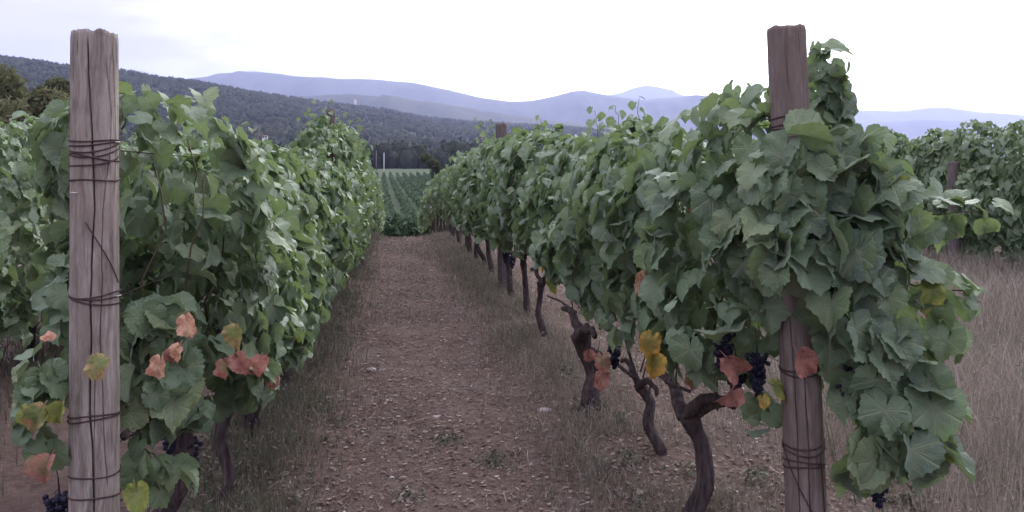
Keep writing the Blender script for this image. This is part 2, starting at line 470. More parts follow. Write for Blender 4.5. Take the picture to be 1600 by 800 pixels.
def build_ground():
    th = np.concatenate([np.linspace(-R(42), R(42), 420) + YAW, np.linspace(R(42), R(318), 90)[1:-1] + YAW])
    r = np.concatenate([[0.0], np.geomspace(0.35, 24, 190), np.geomspace(24.4, 420, 70), np.geomspace(430, 2600, 90), np.geomspace(2700, 16500, 24)])
    RR, TH = np.meshgrid(r, th, indexing='ij')
    X, Y = RR * np.sin(TH), RR * np.cos(TH)
    V = np.stack([X, Y, gz(X, Y)], -1).reshape(-1, 3)
    n, m = len(r), len(th)
    i, j = np.meshgrid(np.arange(n - 1), np.arange(m), indexing='ij')
    j2 = (j + 1) % m
    F = np.stack([i * m + j, (i + 1) * m + j, (i + 1) * m + j2, i * m + j2], -1).reshape(-1, 4)
    F = F[:, ::-1]
    o = obj('ground', mesh_np('ground', V, F, M['ground']))
    tag(o, 'reddish brown stony soil of the vineyard path running away between the vine rows', 'ground', kind='structure')
build_ground()

def ridge(name, pts, depth, label, base=-20.0, half=0.22, seed=0.0):
    pts = np.array(pts, float)
    px = np.arange(pts[0, 0], pts[-1, 0] + 1, 5.0)
    py = np.interp(px, pts[:, 0], pts[:, 1])
    ker = np.exp(-np.linspace(-2, 2, 9) ** 2); ker /= ker.sum()
    py = np.convolve(np.pad(py, 4, mode='edge'), ker, 'valid')
    py = py + 0.9 * fbm(px / 23.0, seed, 0, 4)
    v = np.linspace(-1, 1, 25)
    PX, VV = np.meshgrid(px, v, indexing='ij')
    zr = CAM_H + (HOR - py) / FOC * depth
    D = depth * (1 + half * VV)
    prof = 1 - np.abs(VV) ** 1.15
    spur = 0.16 * fbm(PX / 55.0 + VV * 0.8, VV * 1.7 + seed, 0, 4) * np.abs(VV) * (1 - np.abs(VV)) * 4
    Z = base + (zr[:, None] - base) * np.clip(prof + spur, 0, 1)
    X0 = (PX - 800) / FOC * depth
    W = CAM[None, None] * 0 + FWD * D[..., None] + RGT * X0[..., None]
    W[..., 2] = Z
    n, m = PX.shape
    i, j = np.meshgrid(np.arange(n - 1), np.arange(m - 1), indexing='ij')
    F = np.stack([i * m + j, (i + 1) * m + j, (i + 1) * m + j + 1, i * m + j + 1], -1).reshape(-1, 4)
    o = obj(name, mesh_np(name, W.reshape(-1, 3), F, M['hillside']))
    return tag(o, label, 'mountain', 'mountains on the horizon', 'structure')

ridge('mountain', [(180, 205), (330, 172), (440, 152), (520, 147), (600, 150), (700, 163), (800, 180), (880, 190), (960, 196), (1060, 205), (1200, 235)], 3600, 'darker blue lower ridge just above the wooded hill', seed=1)
ridge('mountain', [(-250, 200), (100, 150), (250, 128), (310, 121), (350, 114), (390, 111), (450, 117), (540, 124), (580, 123), (640, 129), (700, 140), (760, 155), (800, 159), (840, 156), (880, 146), (910, 140), (940, 147), (1000, 156), (1040, 153), (1090, 148), (1150, 160), (1250, 190), (1340, 225)], 6200, 'long blue mountain with a rounded summit and a cone at its end', seed=2.3)
ridge('mountain', [(780, 215), (900, 168), (935, 149), (960, 147), (985, 139), (1010, 134), (1035, 139), (1070, 150), (1150, 165), (1240, 176), (1330, 172), (1360, 171), (1400, 175), (1440, 170), (1480, 168), (1520, 174), (1600, 180), (1750, 178), (1950, 200)], 11000, 'palest farthest mountain chain fading into the white sky', half=0.12, seed=4.1)
ridge('mountain', [(1120, 235), (1240, 205), (1330, 193), (1400, 190), (1450, 187), (1500, 190), (1560, 196), (1600, 200), (1700, 205), (1900, 230)], 7600, 'flat lavender ridge above the dark hedge of vines', seed=6.6)

# ------------------------------------------------------------------ forest on the hill
def crown_template(seed, kind):
    r = np.random.default_rng(seed)
    # bumpy lobed body
    nu, nv = 9, 6
    V = [(0, 0, 1.0)]
    for j in range(1, nv):
        ph = math.pi * j / nv
        for i in range(nu):
            a = 2 * math.pi * (i + 0.5 * (j % 2)) / nu
            V.append((math.cos(a) * math.sin(ph), math.sin(a) * math.sin(ph), math.cos(ph)))
    V.append((0, 0, -1)); V = np.array(V)
    F = [(0, 1 + i, 1 + (i + 1) % nu) for i in range(nu)]
    for j in range(nv - 2):
        for i in range(nu):
            a = 1 + j * nu + i; b = 1 + j * nu + (i + 1) % nu
            F += [(a, a + nu, b), (b, a + nu, b + nu)]
    l = len(V) - 1
    F += [(l, l - nu + (i + 1) % nu, l - nu + i) for i in range(nu)]
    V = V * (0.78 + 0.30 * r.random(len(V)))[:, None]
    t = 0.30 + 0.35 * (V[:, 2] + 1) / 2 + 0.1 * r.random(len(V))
    if kind == 'conifer':
        k = (1 - V[:, 2]) / 2
        V[:, :2] *= (0.15 + 0.75 * k)[:, None]; V[:, 2] *= 1.5; t *= 0.45
    # jutting leaf sprays
    n = 40
    d = r.normal(size=(n, 3)); d[:, 2] = np.abs(d[:, 2]) * 0.9 - 0.2
    d /= np.linalg.norm(d, axis=1)[:, None]
    c = d * (0.85 + 0.25 * r.random(n))[:, None]
    if kind == 'conifer':
        k = (1 - c[:, 2]) / 2; c[:, :2] *= (0.2 + 0.8 * k)[:, None]; c[:, 2] *= 1.5
    sp = r.normal(size=(n, 3, 3)) * 0.17
    VV = (c[:, None] + sp).reshape(-1, 3)
    FF = np.arange(n * 3).reshape(-1, 3) + len(V)
    tt = np.repeat(0.35 + 0.5 * r.random(n), 3) * (0.5 if kind == 'conifer' else 1)
    return np.vstack([V, VV]), np.vstack([np.array(F), FF]), np.concatenate([t, tt])
TPL = [crown_template(20 + i, 'broad') for i in range(6)] + [crown_template(40 + i, 'conifer') for i in range(2)]

def crowns(xs, ys, hs, ws, kinds, tint, sink=0.05):
    Vs, Fs, Ts, o = [], [], [], 0
    zs = gz(xs, ys)
    ang = rng.random(len(xs)) * 6.28
    for k in range(len(TPL)):
        ii = np.where(kinds == k)[0]
        if not len(ii): continue
        V, F, T = TPL[k]
        c, s = np.cos(ang[ii])[:, None], np.sin(ang[ii])[:, None]
        hmul = 0.52 if k < 6 else 0.36
        W = np.stack([(V[:, 0] * c - V[:, 1] * s) * ws[ii, None] * 0.5 + xs[ii, None],
                      (V[:, 0] * s + V[:, 1] * c) * ws[ii, None] * 0.5 + ys[ii, None],
                      (V[:, 2] + 0.85) * hs[ii, None] * hmul + zs[ii, None]], -1)
        Vs.append(W.reshape(-1, 3))
        Fs.append((F[None] + (np.arange(len(ii)) * len(V))[:, None, None] + o).reshape(-1, 3)); o += len(ii) * len(V)
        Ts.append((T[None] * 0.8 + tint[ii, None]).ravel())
    return np.vstack(Vs), np.vstack(Fs), np.concatenate(Ts)

def build_forest():
    n = 8500
    px = rng.uniform(-140, 1340, n)
    Rr = hill_R(px)
    u = rng.random(n) ** 0.85
    yc = 392 + (Rr * 1.04 - 392) * u
    X = FWD[0] * yc + RGT[0] * (px - 800) / FOC * yc
    Y = FWD[1] * yc + RGT[1] * (px - 800) / FOC * yc
    w = rng.uniform(6.5, 12, n) * (0.8 + 0.35 * yc / 1500); h = rng.uniform(7, 11, n) * (0.9 + 0.25 * yc / 1500)
    kinds = rng.integers(0, 6, n); kinds[rng.random(n) < 0.07] = 6
    kinds = np.where((kinds == 6) & (rng.random(n) < 0.5), 7, kinds)
    w = np.where(kinds >= 6, w * 0.55, w); h = np.where(kinds >= 6, h * 1.25, h)
    tint = rng.normal(0, 0.13, n) + 0.10 * fbm(X / 120, Y / 120, 0, 2)
    # the dense skyline row, so the ridge reads as treetops
    m = 520
    px2 = rng.uniform(-140, 1300, m); yc2 = hill_R(px2) * rng.uniform(0.97, 1.02, m)
    X2 = FWD[0] * yc2 + RGT[0] * (px2 - 800) / FOC * yc2; Y2 = FWD[1] * yc2 + RGT[1] * (px2 - 800) / FOC * yc2
    # the tall dark edge of the wood behind the far vineyard
    q = 170
    px3 = rng.uniform(380, 960, q); yc3 = rng.uniform(385, 440, q)
    X3 = FWD[0] * yc3 + RGT[0] * (px3 - 800) / FOC * yc3; Y3 = FWD[1] * yc3 + RGT[1] * (px3 - 800) / FOC * yc3
    keep = np.ones(n, bool)
    for hp, hy, hd in ((414, 222, 430), (555, 160, 1500), (66, 158, 900)):
        keep &= ~((np.abs(px - hp) < 8) & (yc > hd - 45) & (yc < hd + 8))
    X, Y, w, h, kinds, tint = X[keep], Y[keep], w[keep], h[keep], kinds[keep], tint[keep]
    k3 = rng.integers(0, 8, q)
    keep3 = ~((np.abs(px3 - 414) < 12) & (yc3 < 430))
    xs = np.concatenate([X, X2, X3[keep3]]); ys = np.concatenate([Y, Y2, Y3[keep3]])
    hs = np.concatenate([h, rng.uniform(7, 13, m), rng.uniform(9, 15, q)[keep3]])
    ws = np.concatenate([w, rng.uniform(6, 11, m), rng.uniform(5, 9, q)[keep3]])
    ks = np.concatenate([kinds, rng.integers(0, 6, m), k3[keep3]])
    ts = np.concatenate([tint, rng.normal(0, 0.1, m), (rng.normal(-0.22, 0.06, q))[keep3]])
    V, F, T = crowns(xs, ys, hs, ws, ks, ts)
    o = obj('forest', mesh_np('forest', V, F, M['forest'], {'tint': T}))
    tag(o, 'dense dark wood covering the whole slope of the nearer hill', 'forest', kind='stuff')
build_forest()

def leafy_tree(px, depth, h, w, label, seed, tint0=0.0, crown_low=0.2, n=13000, lobes=16, kind='broadleaf_tree'):
    r = np.random.default_rng(seed)
    b = at(px, HOR, depth); z0 = float(gz(b[0], b[1]))
    root = bpy.data.objects.new(kind, None); col.objects.link(root); root.location = (b[0], b[1], z0 - 0.1)
    tag(root, label, 'bush' if kind == 'bush' else 'tree', 'bushes at the end of the path' if kind == 'bush' else 'trees at the field edge')
    parts = [tube([(0, 0, 0), (0.1, 0, h * .2), (0.0, .1, h * .45), (0.1, 0, h * .75)], [h * .025, h * .02, h * .015, h * .006], 8, 0.15, seed=seed)]
    cs = []
    for k in range(lobes):
        a = r.random() * 6.28; zz = crown_low + (0.92 - crown_low) * r.random() ** 0.8
        rad = w * 0.36 * math.sqrt(max(0.05, 1 - ((zz - 0.5) / 0.55) ** 2)) * (0.5 + 0.6 * r.random())
        c = np.array([math.cos(a) * rad, math.sin(a) * rad, zz * h]); cs.append(c)
        parts.append(tube([(0, 0, h * zz * 0.55), c * [0.5, 0.5, 0.86], c], [h * .010, h * .007, h * .003], 5))
    V, F = join(parts)
    obj('trunk', mesh_np('trunk', V, F, M['bark']), root)
    cs = np.array(cs); ci = r.integers(0, lobes, n)
    d = r.normal(size=(n, 3)); d /= np.linalg.norm(d, axis=1)[:, None]
    rr = w * 0.20 * (0.6 + 0.6 * r.random(lobes))[ci] * (0.55 + 0.5 * r.random(n) ** 0.5)
    c = cs[ci] + d * rr[:, None] * [1, 1, 0.8]
    s = w * 0.030 * math.sqrt(5200.0 / n) * (0.6 + 0.8 * r.random(n))
    q = r.normal(size=(n, 3, 3)); VV = (c[:, None] + q * s[:, None, None]).reshape(-1, 3)
    T = np.repeat(0.35 + tint0 + 0.25 * d[:, 2] * 0 + r.normal(0, 0.16, n) + 0.12 * r.normal(size=lobes)[ci], 3)
    obj('crown', mesh_np('crown', VV, np.arange(n * 3).reshape(-1, 3), M['farvine'] if kind == 'bush' else M['treeleaf'], {'tint': T}, flat=True), root)
leafy_tree(24, 62, 14.6, 9.5, 'broad olive brown tree at the edge of the photo left of the pale post', 1, 0.1)
leafy_tree(-34, 66, 15.4, 9.0, 'olive brown tree cut by the left edge of the photo', 2, 0.05)
leafy_tree(100, 70, 15.6, 7.5, 'smaller dull green tree half hidden behind the weathered post', 3, -0.05)
leafy_tree(150, 74, 12.0, 6.0, 'low bushy tree just beyond the weathered post', 4, -0.1)
leafy_tree(676, 125, 8.6, 4.4, 'dark rounded tree at the corner of the far vineyard', 5, -0.3, 0.1, 3500, 9)

for bx_, bd_, bh_, bw_, lab_, sd_ in [(603, 39, 2.0, 1.7, 'low dark bush at the end of the path beside the left row', 21), (628, 43, 2.2, 1.9, 'low dark bush in the middle at the end of the path', 22), (650, 40, 2.1, 1.7, 'low dark bush at the end of the path beside the right row', 23)]:
    leafy_tree(bx_, bd_, bh_, bw_ * 1.5, lab_, sd_, -0.05, 0.12, 2600, 10, 'bush')

def house(px, py, depth, w, d, h, rot, label):
    b = at(px, py, depth)
    root = bpy.data.objects.new('house', None); col.objects.link(root)
    root.location = b - np.array([0, 0, h + 1.5]); root.rotation_euler = (0, 0, rot)
    tag(root, label, 'house', 'houses on the wooded hill')
    def box(x0, x1, y0, y1, z0, z1):
        V = np.array([(x, y, z) for z in (z0, z1) for y in (y0, y1) for x in (x0, x1)], float)
        F = np.array([(0, 2, 3, 1), (4, 5, 7, 6), (0, 1, 5, 4), (2, 6, 7, 3), (0, 4, 6, 2), (1, 3, 7, 5)])
        return V, F
    V, F = box(-w / 2, w / 2, -d / 2, d / 2, -8, h)
    obj('wall', mesh_np('wall', V, F, M['white_paint'], flat=True), root)
    e = 0.4; hh = h + w * 0.22
    V = np.array([(-w/2-e, -d/2-e, h), (w/2+e, -d/2-e, h), (w/2+e, d/2+e, h), (-w/2-e, d/2+e, h), (0, -d/2-e, hh), (0, d/2+e, hh)])
    F = np.array([(0, 1, 4), (2, 3, 5), (1, 2, 5), (1, 5, 4), (3, 0, 4), (3, 4, 5), (0, 3, 2), (0, 2, 1)])
    rf = obj('roof', mesh_np('roof', V, F, M['roof'], flat=True), root); rf.location.z = 0.01
    for sx in (-1, 1):
        V, F = box(sx * w * .25 - .5, sx * w * .25 + .5, -d / 2 - .06, -d / 2 + .02, h * .35, h * .8)
        obj('window', mesh_np('window', V, F, M['pole_dark'], flat=True), root)
house(414, 207, 430, 2.8, 4.0, 2.4, 0.1, 'white house at the foot of the wooded hill over the left vines')
house(555, 153, 1500, 4.0, 6.0, 3.0, 0.3, 'tiny white house high on the wooded hillside')
house(66, 149, 900, 7.0, 6.0, 2.2, 0.0, 'white house glimpsed between the olive brown trees')

# ------------------------------------------------------------------ far vineyard and poles
def far_rows():
    a = R(-0.9); D = np.array([math.sin(a), math.cos(a)]); S = np.array([D[1], -D[0]])
    words = ['first', 'second', 'third', 'fourth', 'fifth', 'sixth', 'seventh', 'eighth', 'ninth', 'tenth', 'eleventh', 'twelfth', 'thirteenth', 'fourteenth', 'fifteenth', 'sixteenth']
    for k in range(16):
        off = -11 + 2.4 * k
        L = np.arange(56, 292, 0.16)
        n = len(L)
        q = 3
        s = np.repeat(L, q) + rng.uniform(-.1, .1, n * q)
        hgt = 1.75 + 0.18 * fbm(s * 0.6, k * 7.7, 0, 3)
        t = rng.random(n * q) ** 0.7
        u = rng.uniform(-0.48, 0.48, n * q) * (1.1 - 0.6 * t)
        x = D[0] * s + S[0] * (off + u); y = D[1] * s + S[1] * (off + u)
        z = gz(x, y) + 0.35 + t * (hgt - 0.35)
        c = np.stack([x, y, z], -1)
        V = (c[:, None] + rng.normal(size=(n * q, 3, 3)) * 0.20).reshape(-1, 3)
        T = np.repeat(0.25 + 0.4 * t * 0 + rng.normal(0.2, 0.16, n * q), 3)
        o = obj('vine_row', mesh_np('vine_row', V, np.arange(len(V)).reshape(-1, 3), M['farvine'], {'tint': T}, flat=True))
        tag(o, 'distant vine row in the field beyond the path, %s from the left' % words[k], 'vine row', 'vine rows of the far field')
far_rows()

def pole(px, ytop, ybase, depth, r, mat, label):
    b = at(px, HOR, depth); z0 = float(gz(b[0], b[1])); zt = at(px, ytop, depth)[2]
    root = bpy.data.objects.new('utility_pole', None); col.objects.link(root); root.location = (b[0], b[1], z0 - 0.3)
    H = zt - z0 + 0.3
    V, F = tube([(0, 0, 0), (0, 0, H * .5), (0, 0, H)], [r, r * .85, r * .7], 10)
    obj('shaft', mesh_np('shaft', V, F, mat), root)
    V, F = tube([(0, 0, H - .02), (0, 0, H + .1)], [r * .95, r * .8], 10)
    obj('cap', mesh_np('cap', V, F, mat), root)
    tag(root, label, 'pole')
pole(600, 239, 270, 300, 0.20, M['pole'], 'thin white pole standing in the far vineyard')
pole(588, 236, 258, 340, 0.22, M['pole_dark'], 'thin grey pole before the dark wood, beside the white pole')

# ------------------------------------------------------------------ posts
ORD = ['first', 'second', 'third', 'fourth', 'fifth', 'sixth', 'seventh', 'eighth', 'ninth', 'tenth', 'eleventh', 'twelfth', 'thirteenth', 'fourteenth', 'fifteenth', 'sixteenth', 'seventeenth', 'eighteenth', 'nineteenth', 'twentieth', 'twenty-first', 'twenty-second', 'twenty-third', 'twenty-fourth', 'twenty-fifth', 'twenty-sixth', 'twenty-seventh', 'twenty-eighth', 'twenty-ninth', 'thirtieth', 'thirty-first', 'thirty-second', 'thirty-third', 'thirty-fourth']

def post_mesh(name, rad0, rad1, H, mat, face, cracks, seed, seg=300, dz=0.011, chip=0.012):
    """round timber from z=-0.3 to H; cracks are real grooves: (list of (offset -1..1 across the face, z)), width, depth"""
    z = np.arange(-0.3, H + dz * .5, dz); n = len(z)
    if seg > 100: th = np.concatenate([np.linspace(-1.5, 1.5, seg - 40, endpoint=False), np.linspace(1.5, 2 * np.pi - 1.5, 40, endpoint=False)]) + face
    else: th = np.arange(seg) / seg * 2 * np.pi
    Z, TH = np.meshgrid(z, th, indexing='ij')
    rr = rad0 + (rad1 - rad0) * np.clip(Z / H, 0, 1)
    rr = rr * (1 + 0.016 * fbm(np.cos(TH) * .8 + seed, np.sin(TH) * 1.2, Z * 1.6 + seed, 3))
    rr = rr + 0.0003 * vnoise(np.cos(TH) * 20 + seed, np.sin(TH) * 20, Z * 2.5) + 0.0004 * vnoise(np.cos(TH) * 55, np.sin(TH) * 55, Z * 4 + seed)
    for pts, w, dep in cracks:
        pts = np.array(pts, float); o = np.argsort(pts[:, 1])
        cz = pts[o, 1]; ct = np.arcsin(np.clip(np.interp(z, cz, pts[o, 0]), -1, 1)) + face
        ct = ct + 0.07 * fbm(z * 4.5 + seed + w * 900, 0, 0, 5)
        fade = smooth((z - cz[0]) / 0.05) * smooth((cz[-1] - z) / 0.05) * (0.65 + 0.35 * vnoise(z * 11 + seed))
        dth = (TH - ct[:, None] + np.pi) % (2 * np.pi) - np.pi
        rr = rr - dep * fade[:, None] * np.exp(-(dth * rad0 / w) ** 2)
    zz = Z.copy()
    top = smooth((Z - (H - 0.06)) / 0.06)
    zz = zz + top * chip * (fbm(np.cos(TH) * 2.2 + seed, np.sin(TH) * 2.2, 0, 4))
    rr = rr * (1 - 0.035 * smooth((Z - (H - 0.012)) / 0.012))
    V = np.stack([rr * np.cos(TH), rr * np.sin(TH), zz], -1).reshape(-1, 3)
    i, j = np.meshgrid(np.arange(n - 1), np.arange(seg), indexing='ij'); j2 = (j + 1) % seg
    F = np.stack([i * seg + j, i * seg + j2, (i + 1) * seg + j2, (i + 1) * seg + j], -1).reshape(-1, 4)
    # sawn top, slightly dished
    rings = [0.85, 0.6, 0.3]
    base = (n - 1) * seg
    last = V[base:base + seg]
    for q in rings:
        ring = last * [q, q, 1]; ring[:, 2] = H + (last[:, 2] - H) * q - 0.004 * (1 - q)
        st = len(V); V = np.vstack([V, ring])
        k = np.arange(seg); k2 = (k + 1) % seg
        F = np.vstack([F, np.stack([base + k, base + k2, st + k2, st + k], -1)]); base = st
    st = len(V); V = np.vstack([V, [[0, 0, H - 0.004]]])
    k = np.arange(seg)
    Ft = np.vstack([F[:, [0, 1, 2]], F[:, [0, 2, 3]], np.stack([base + k, base + (k + 1) % seg, np.full(seg, st)], -1)])
    return mesh_np(name, V, Ft, mat)

def wire_loop(parent, rad, z, tilt, phase, r=0.0021, wob=0.004, arc=(0, 1), dz=0.0):
    a = np.linspace(arc[0], arc[1], 44) * 2 * np.pi + phase
    rr = rad + r * 0.7 + 0.0012 * np.sin(a * 3 + z * 50)
    P = np.stack([rr * np.cos(a), rr * np.sin(a), z + tilt * np.cos(a - phase) + wob * np.sin(2 * a + z * 31) + dz * np.linspace(0, 1, 44)], -1)
    V, F = tube(P, r, 6)
    return obj('wire_loop', mesh_np('wire_loop', V, F, M['wire']), parent)

def zpx(py, depth): return CAM_H + (HOR - py) / FOC * depth

# left end post
LP = at(148, HOR, 2.15); LPd = 2.15
lp = bpy.data.objects.new('vineyard_post', None); col.objects.link(lp); lp.location = (LP[0], LP[1], 0)
tag(lp, 'pale weathered cracked end post bound with rusty wire at the left row', 'post', 'end posts of the vine rows')
lface = math.atan2(-LP[1], -LP[0])
def L(py): return zpx(py, LPd)
# offsets across the face: +1 is the right-hand edge as seen (angles run anticlockwise, so right = +)
lcr = [([(-.32, L(60)), (-.28, L(120)), (-.16, L(200)), (-.10, L(330)), (-.20, L(480)), (-.22, L(640)), (-.10, L(720)), (.06, L(860))], 0.0016, 0.024),
       ([(.42, L(90)), (.62, L(180)), (.55, L(230)), (.30, L(330)), (.18, L(520)), (.30, L(650)), (.50, L(760))], 0.0009, 0.013),
       ([(.72, L(70)), (.82, L(230)), (.75, L(330))], 0.0008, 0.010),
       ([(-.75, L(56)), (-.8, L(100))], 0.0022, 0.02),
       ([(.85, L(58)), (.9, L(110))], 0.002, 0.014),
       ([(-.05, L(560)), (.0, L(800)), (.1, L(1000))], 0.0007, 0.008)]
obj('timber', post_mesh('timber', 0.0635, 0.0575, L(55), M['post_l'], lface, lcr, 2.7, chip=0.007), lp)
k = 0.0665
for (py, tilt, ph, dz) in [(222, .004, 0, 0), (227, .006, 1, 0), (231, .012, 2.2, 0), (239, .013, 2.4, .004), (248, .010, 5.2, 0), (255, .015, 2.1, .008), (279, .006, 2.8, 0),
                           (459, .004, 1, 0), (464, .006, 5.5, 0), (472, .012, 5.2, .004), (644, .003, 0, 0), (649, .004, 2, .003), (736, .002, 1, 0), (769, .005, 5.0, 0)]:
    wire_loop(lp, 0.0578 + 0.0060 * (L(60) - L(py)) / 1.9 + 0.0004, L(py), tilt, ph + lface, dz=dz)
# loose strand slanting across the face
a = np.linspace(-.35, 1.15, 20) + lface
P = np.stack([.0620 * np.cos(a), .0620 * np.sin(a), np.interp(np.arange(20), [0, 19], [L(345), L(442)])], -1)
V, F = tube(P, 0.0015, 5); obj('wire_strand', mesh_np('wire_strand', V, F, M['wire']), lp)
a = np.array([0, .1]) + lface
for (off, py) in [(-.75, 300), (.9, 462), (.85, 222)]:      # staples
    th = math.asin(off) + lface
    c = np.array([math.cos(th), math.sin(th), 0]) * .059 + [0, 0, L(py)]
    o_ = np.array([math.cos(th), math.sin(th), 0])
    t_ = np.array([-math.sin(th), math.cos(th), 0])
    V, F = tube([c - t_ * .008, c - t_ * .008 + o_ * .007, c + t_ * .008 + o_ * .007, c + t_ * .008], .0014, 5)
    obj('staple', mesh_np('staple', V, F, M['pole']), lp)

# right end post (leans a little)
RP = at(1268, HOR, 2.74); RPd = 2.74
rp = bpy.data.objects.new('vineyard_post', None); col.objects.link(rp); rp.location = (RP[0], RP[1], 0)
lean = math.atan2((1268 - 1228) / FOC * RPd, zpx(41, RPd))
rp.rotation_euler = Matrix.Rotation(-lean, 3, Vector(FWD)).to_euler()
tag(rp, 'dark smooth round end post wrapped in vine leaves at the right row', 'post', 'end posts of the vine rows')
rface = math.atan2(-RP[1], -RP[0])
def Q(py): return zpx(py, RPd)
rcr = [([(-.05, Q(60)), (-.1, Q(180)), (-.15, Q(330))], 0.0007, 0.006), ([(.62, Q(45)), (.7, Q(120)), (.72, Q(200))], 0.0009, 0.010),
       ([(-.45, Q(480)), (-.35, Q(620)), (-.30, Q(900))], 0.0012, 0.014), ([(.1, Q(560)), (.2, Q(700)), (.16, Q(900))], 0.0013, 0.012),
       ([(.62, Q(520)), (.58, Q(760))], 0.0008, 0.008)]
obj('timber', post_mesh('timber', 0.0680, 0.0635, Q(42), M['post_r'], rface, rcr, 9.1, chip=0.004), rp)
for (py, tilt, ph, dz) in [(184, .004, 0, 0), (192, .006, 2, 0), (197, .006, 3, 0), (572, .005, 1, 0), (578, .006, 4, 0), (690, .006, 2, 0), (697, .010, 3, 0), (715, .005, 0, 0), (723, .008, 1, 0)]:
    wire_loop(rp, 0.0640 + 0.0045 * (Q(60) - Q(py)) / 2.0, Q(py), tilt, ph + rface, r=0.0026, dz=dz)
for (o0, p0, o1, p1) in [(-1.2, 690, .5, 800), (.9, 700, 1.15, 900)]:
    a = np.linspace(o0, o1, 16) + rface
    P = np.stack([.0695 * np.cos(a), .0695 * np.sin(a), np.linspace(Q(p0), Q(p1), 16)], -1)
    V, F = tube(P, 0.0022, 5); obj('wire_strand', mesh_np('wire_strand', V, F, M['wire']), rp)

XL, XR = -0.79, 1.41
def line_post(x, y, H, rad, label, seed, mat=None):
    z0 = float(gz(x, y))
    p = bpy.data.objects.new('line_post', None); col.objects.link(p); p.location = (x, y, z0)
    p.rotation_euler = (random.uniform(-.02, .02), random.uniform(-.02, .02), 0)
    face = math.atan2(-y, -x)
    obj('timber', post_mesh('timber', rad, rad * .94, H, mat or M['post_f'], face, [([(-.2, .2), (0, H)], .003, .01), ([(.4, .0), (.3, H * .8)], .002, .008)], seed, 48, 0.03, 0.006), p)
    wire_loop(p, rad, H * .75, .003, 0); wire_loop(p, rad, H * .55, .003, 1)
    tag(p, label, 'post', 'posts inside the vine rows')
sL = row_sh(XL, 507, 200)[0]; sR = row_sh(XR, 787, 200)[0]
line_post(XL + .1, sL, 2.24, 0.055, 'grey post rising out of the left vine row under tall shoots', 1.0)
line_post(XR, sR, 2.12, 0.075, 'stout grey post with its top above the right vine row', 2.0)
line_post(XL, sL + 7.2, 1.95, 0.06, 'far post inside the left vine row near the crest of the path', 3.0)
line_post(XR, sR + 7.0, 1.95, 0.06, 'far post inside the right vine row near the crest of the path', 4.0)
HX = 10.0
pt = at(1492, HOR, 9.52 / (((1492 - 800) / FOC) * RGT[0] + FWD[0]))
line_post(pt[0], pt[1], 1.72, 0.10, 'grey post standing among the dark vines beyond the meadow', 5.0)
# thin pale stake
b = on_ground(497, 478); b2 = at(497, 372, FOC * CAM_H / (478 - HOR))
V, F = tube([b - [0, 0, .1], (b + b2) / 2 + [.01, 0, 0], b2], [.012, .011, .010], 6, 0.1)
tag(obj('stake', mesh_np('stake', V, F, M['post_l'])), 'thin pale stake leaning at the foot of the left vines', 'stake')

def trellis(x, y0, y1, z, label):
    ys = np.linspace(y0, y1, 40)
    zs = gz(np.full(40, x), ys)
    zs = np.where(ys < 16, 0, zs) + z - 0.015 * np.sin((ys - y0) * .9) ** 2
    V, F = tube(np.stack([np.full(40, x), ys, zs], -1), 0.0016, 5)
    tag(obj('trellis_wire', mesh_np('trellis_wire', V, F, M['wire'])), label, 'wire', 'trellis wires of the vine rows')
for nm, z in (('topmost', L(235)), ('middle', L(466)), ('lowest', L(647))):
    trellis(XL + .05, LP[1] + .05, 31, z, '%s rusty trellis wire strung from the pale weathered post' % nm)
for nm, z in (('topmost', Q(190)), ('middle', 1.25), ('lowest', Q(575))):
    trellis(XR - .06, RP[1] + .05, 31, z, '%s rusty trellis wire strung from the dark leafy post' % nm)

# ------------------------------------------------------------------ grape leaves
def leaf_outline(n, seed, teeth):
    r = np.random.default_rng(seed)
    ang = np.array([0, 26, 52, 80, 108, 132, 155, 172, 180]); rad = np.array([1.0, .85, .93, .79, .82, .72, .66, .46, .10])
    t = np.linspace(-180, 180, n, endpoint=False)
    jl, jr = 1 + r.normal(0, .05, 9), 1 + r.normal(0, .05, 9)
    rr = np.where(t < 0, np.interp(-t, ang, rad * jl), np.interp(t, ang, rad * jr))
    if teeth: rr = rr * (1 + np.where(np.arange(n) % 2 == 0, .04, -.04) + r.normal(0, .015, n))
    a = np.radians(t)
    return np.stack([np.sin(a) * rr, np.cos(a) * rr], -1)

def shape_leaf(P, seed):
    """give the flat leaf its cup, fold, droop and puckers"""
    r = np.random.default_rng(seed + 100)
    x, y = P[:, 0], P[:, 1]
    rad = np.hypot(x, y); a = np.degrees(np.arctan2(x, y))
    fold = r.uniform(-.15, .80); droop = r.uniform(.0, .75); cup = r.uniform(-.35, .35)
    z = fold * np.abs(x) * 0.9 - droop * np.maximum(y, -.2) ** 2 * np.sign(y + .2) + cup * x * x
    z += 0.05 * np.cos(np.radians(a * 360 / 52)) * -1 * rad          # valleys along the main veins
    z += 0.12 * fbm(x * 1.8 + seed * 3.1, y * 1.8, 0, 2) * rad
    z += r.uniform(-.25, .25) * x * np.maximum(rad - .5, 0)
    return np.stack([x, y, z], -1)

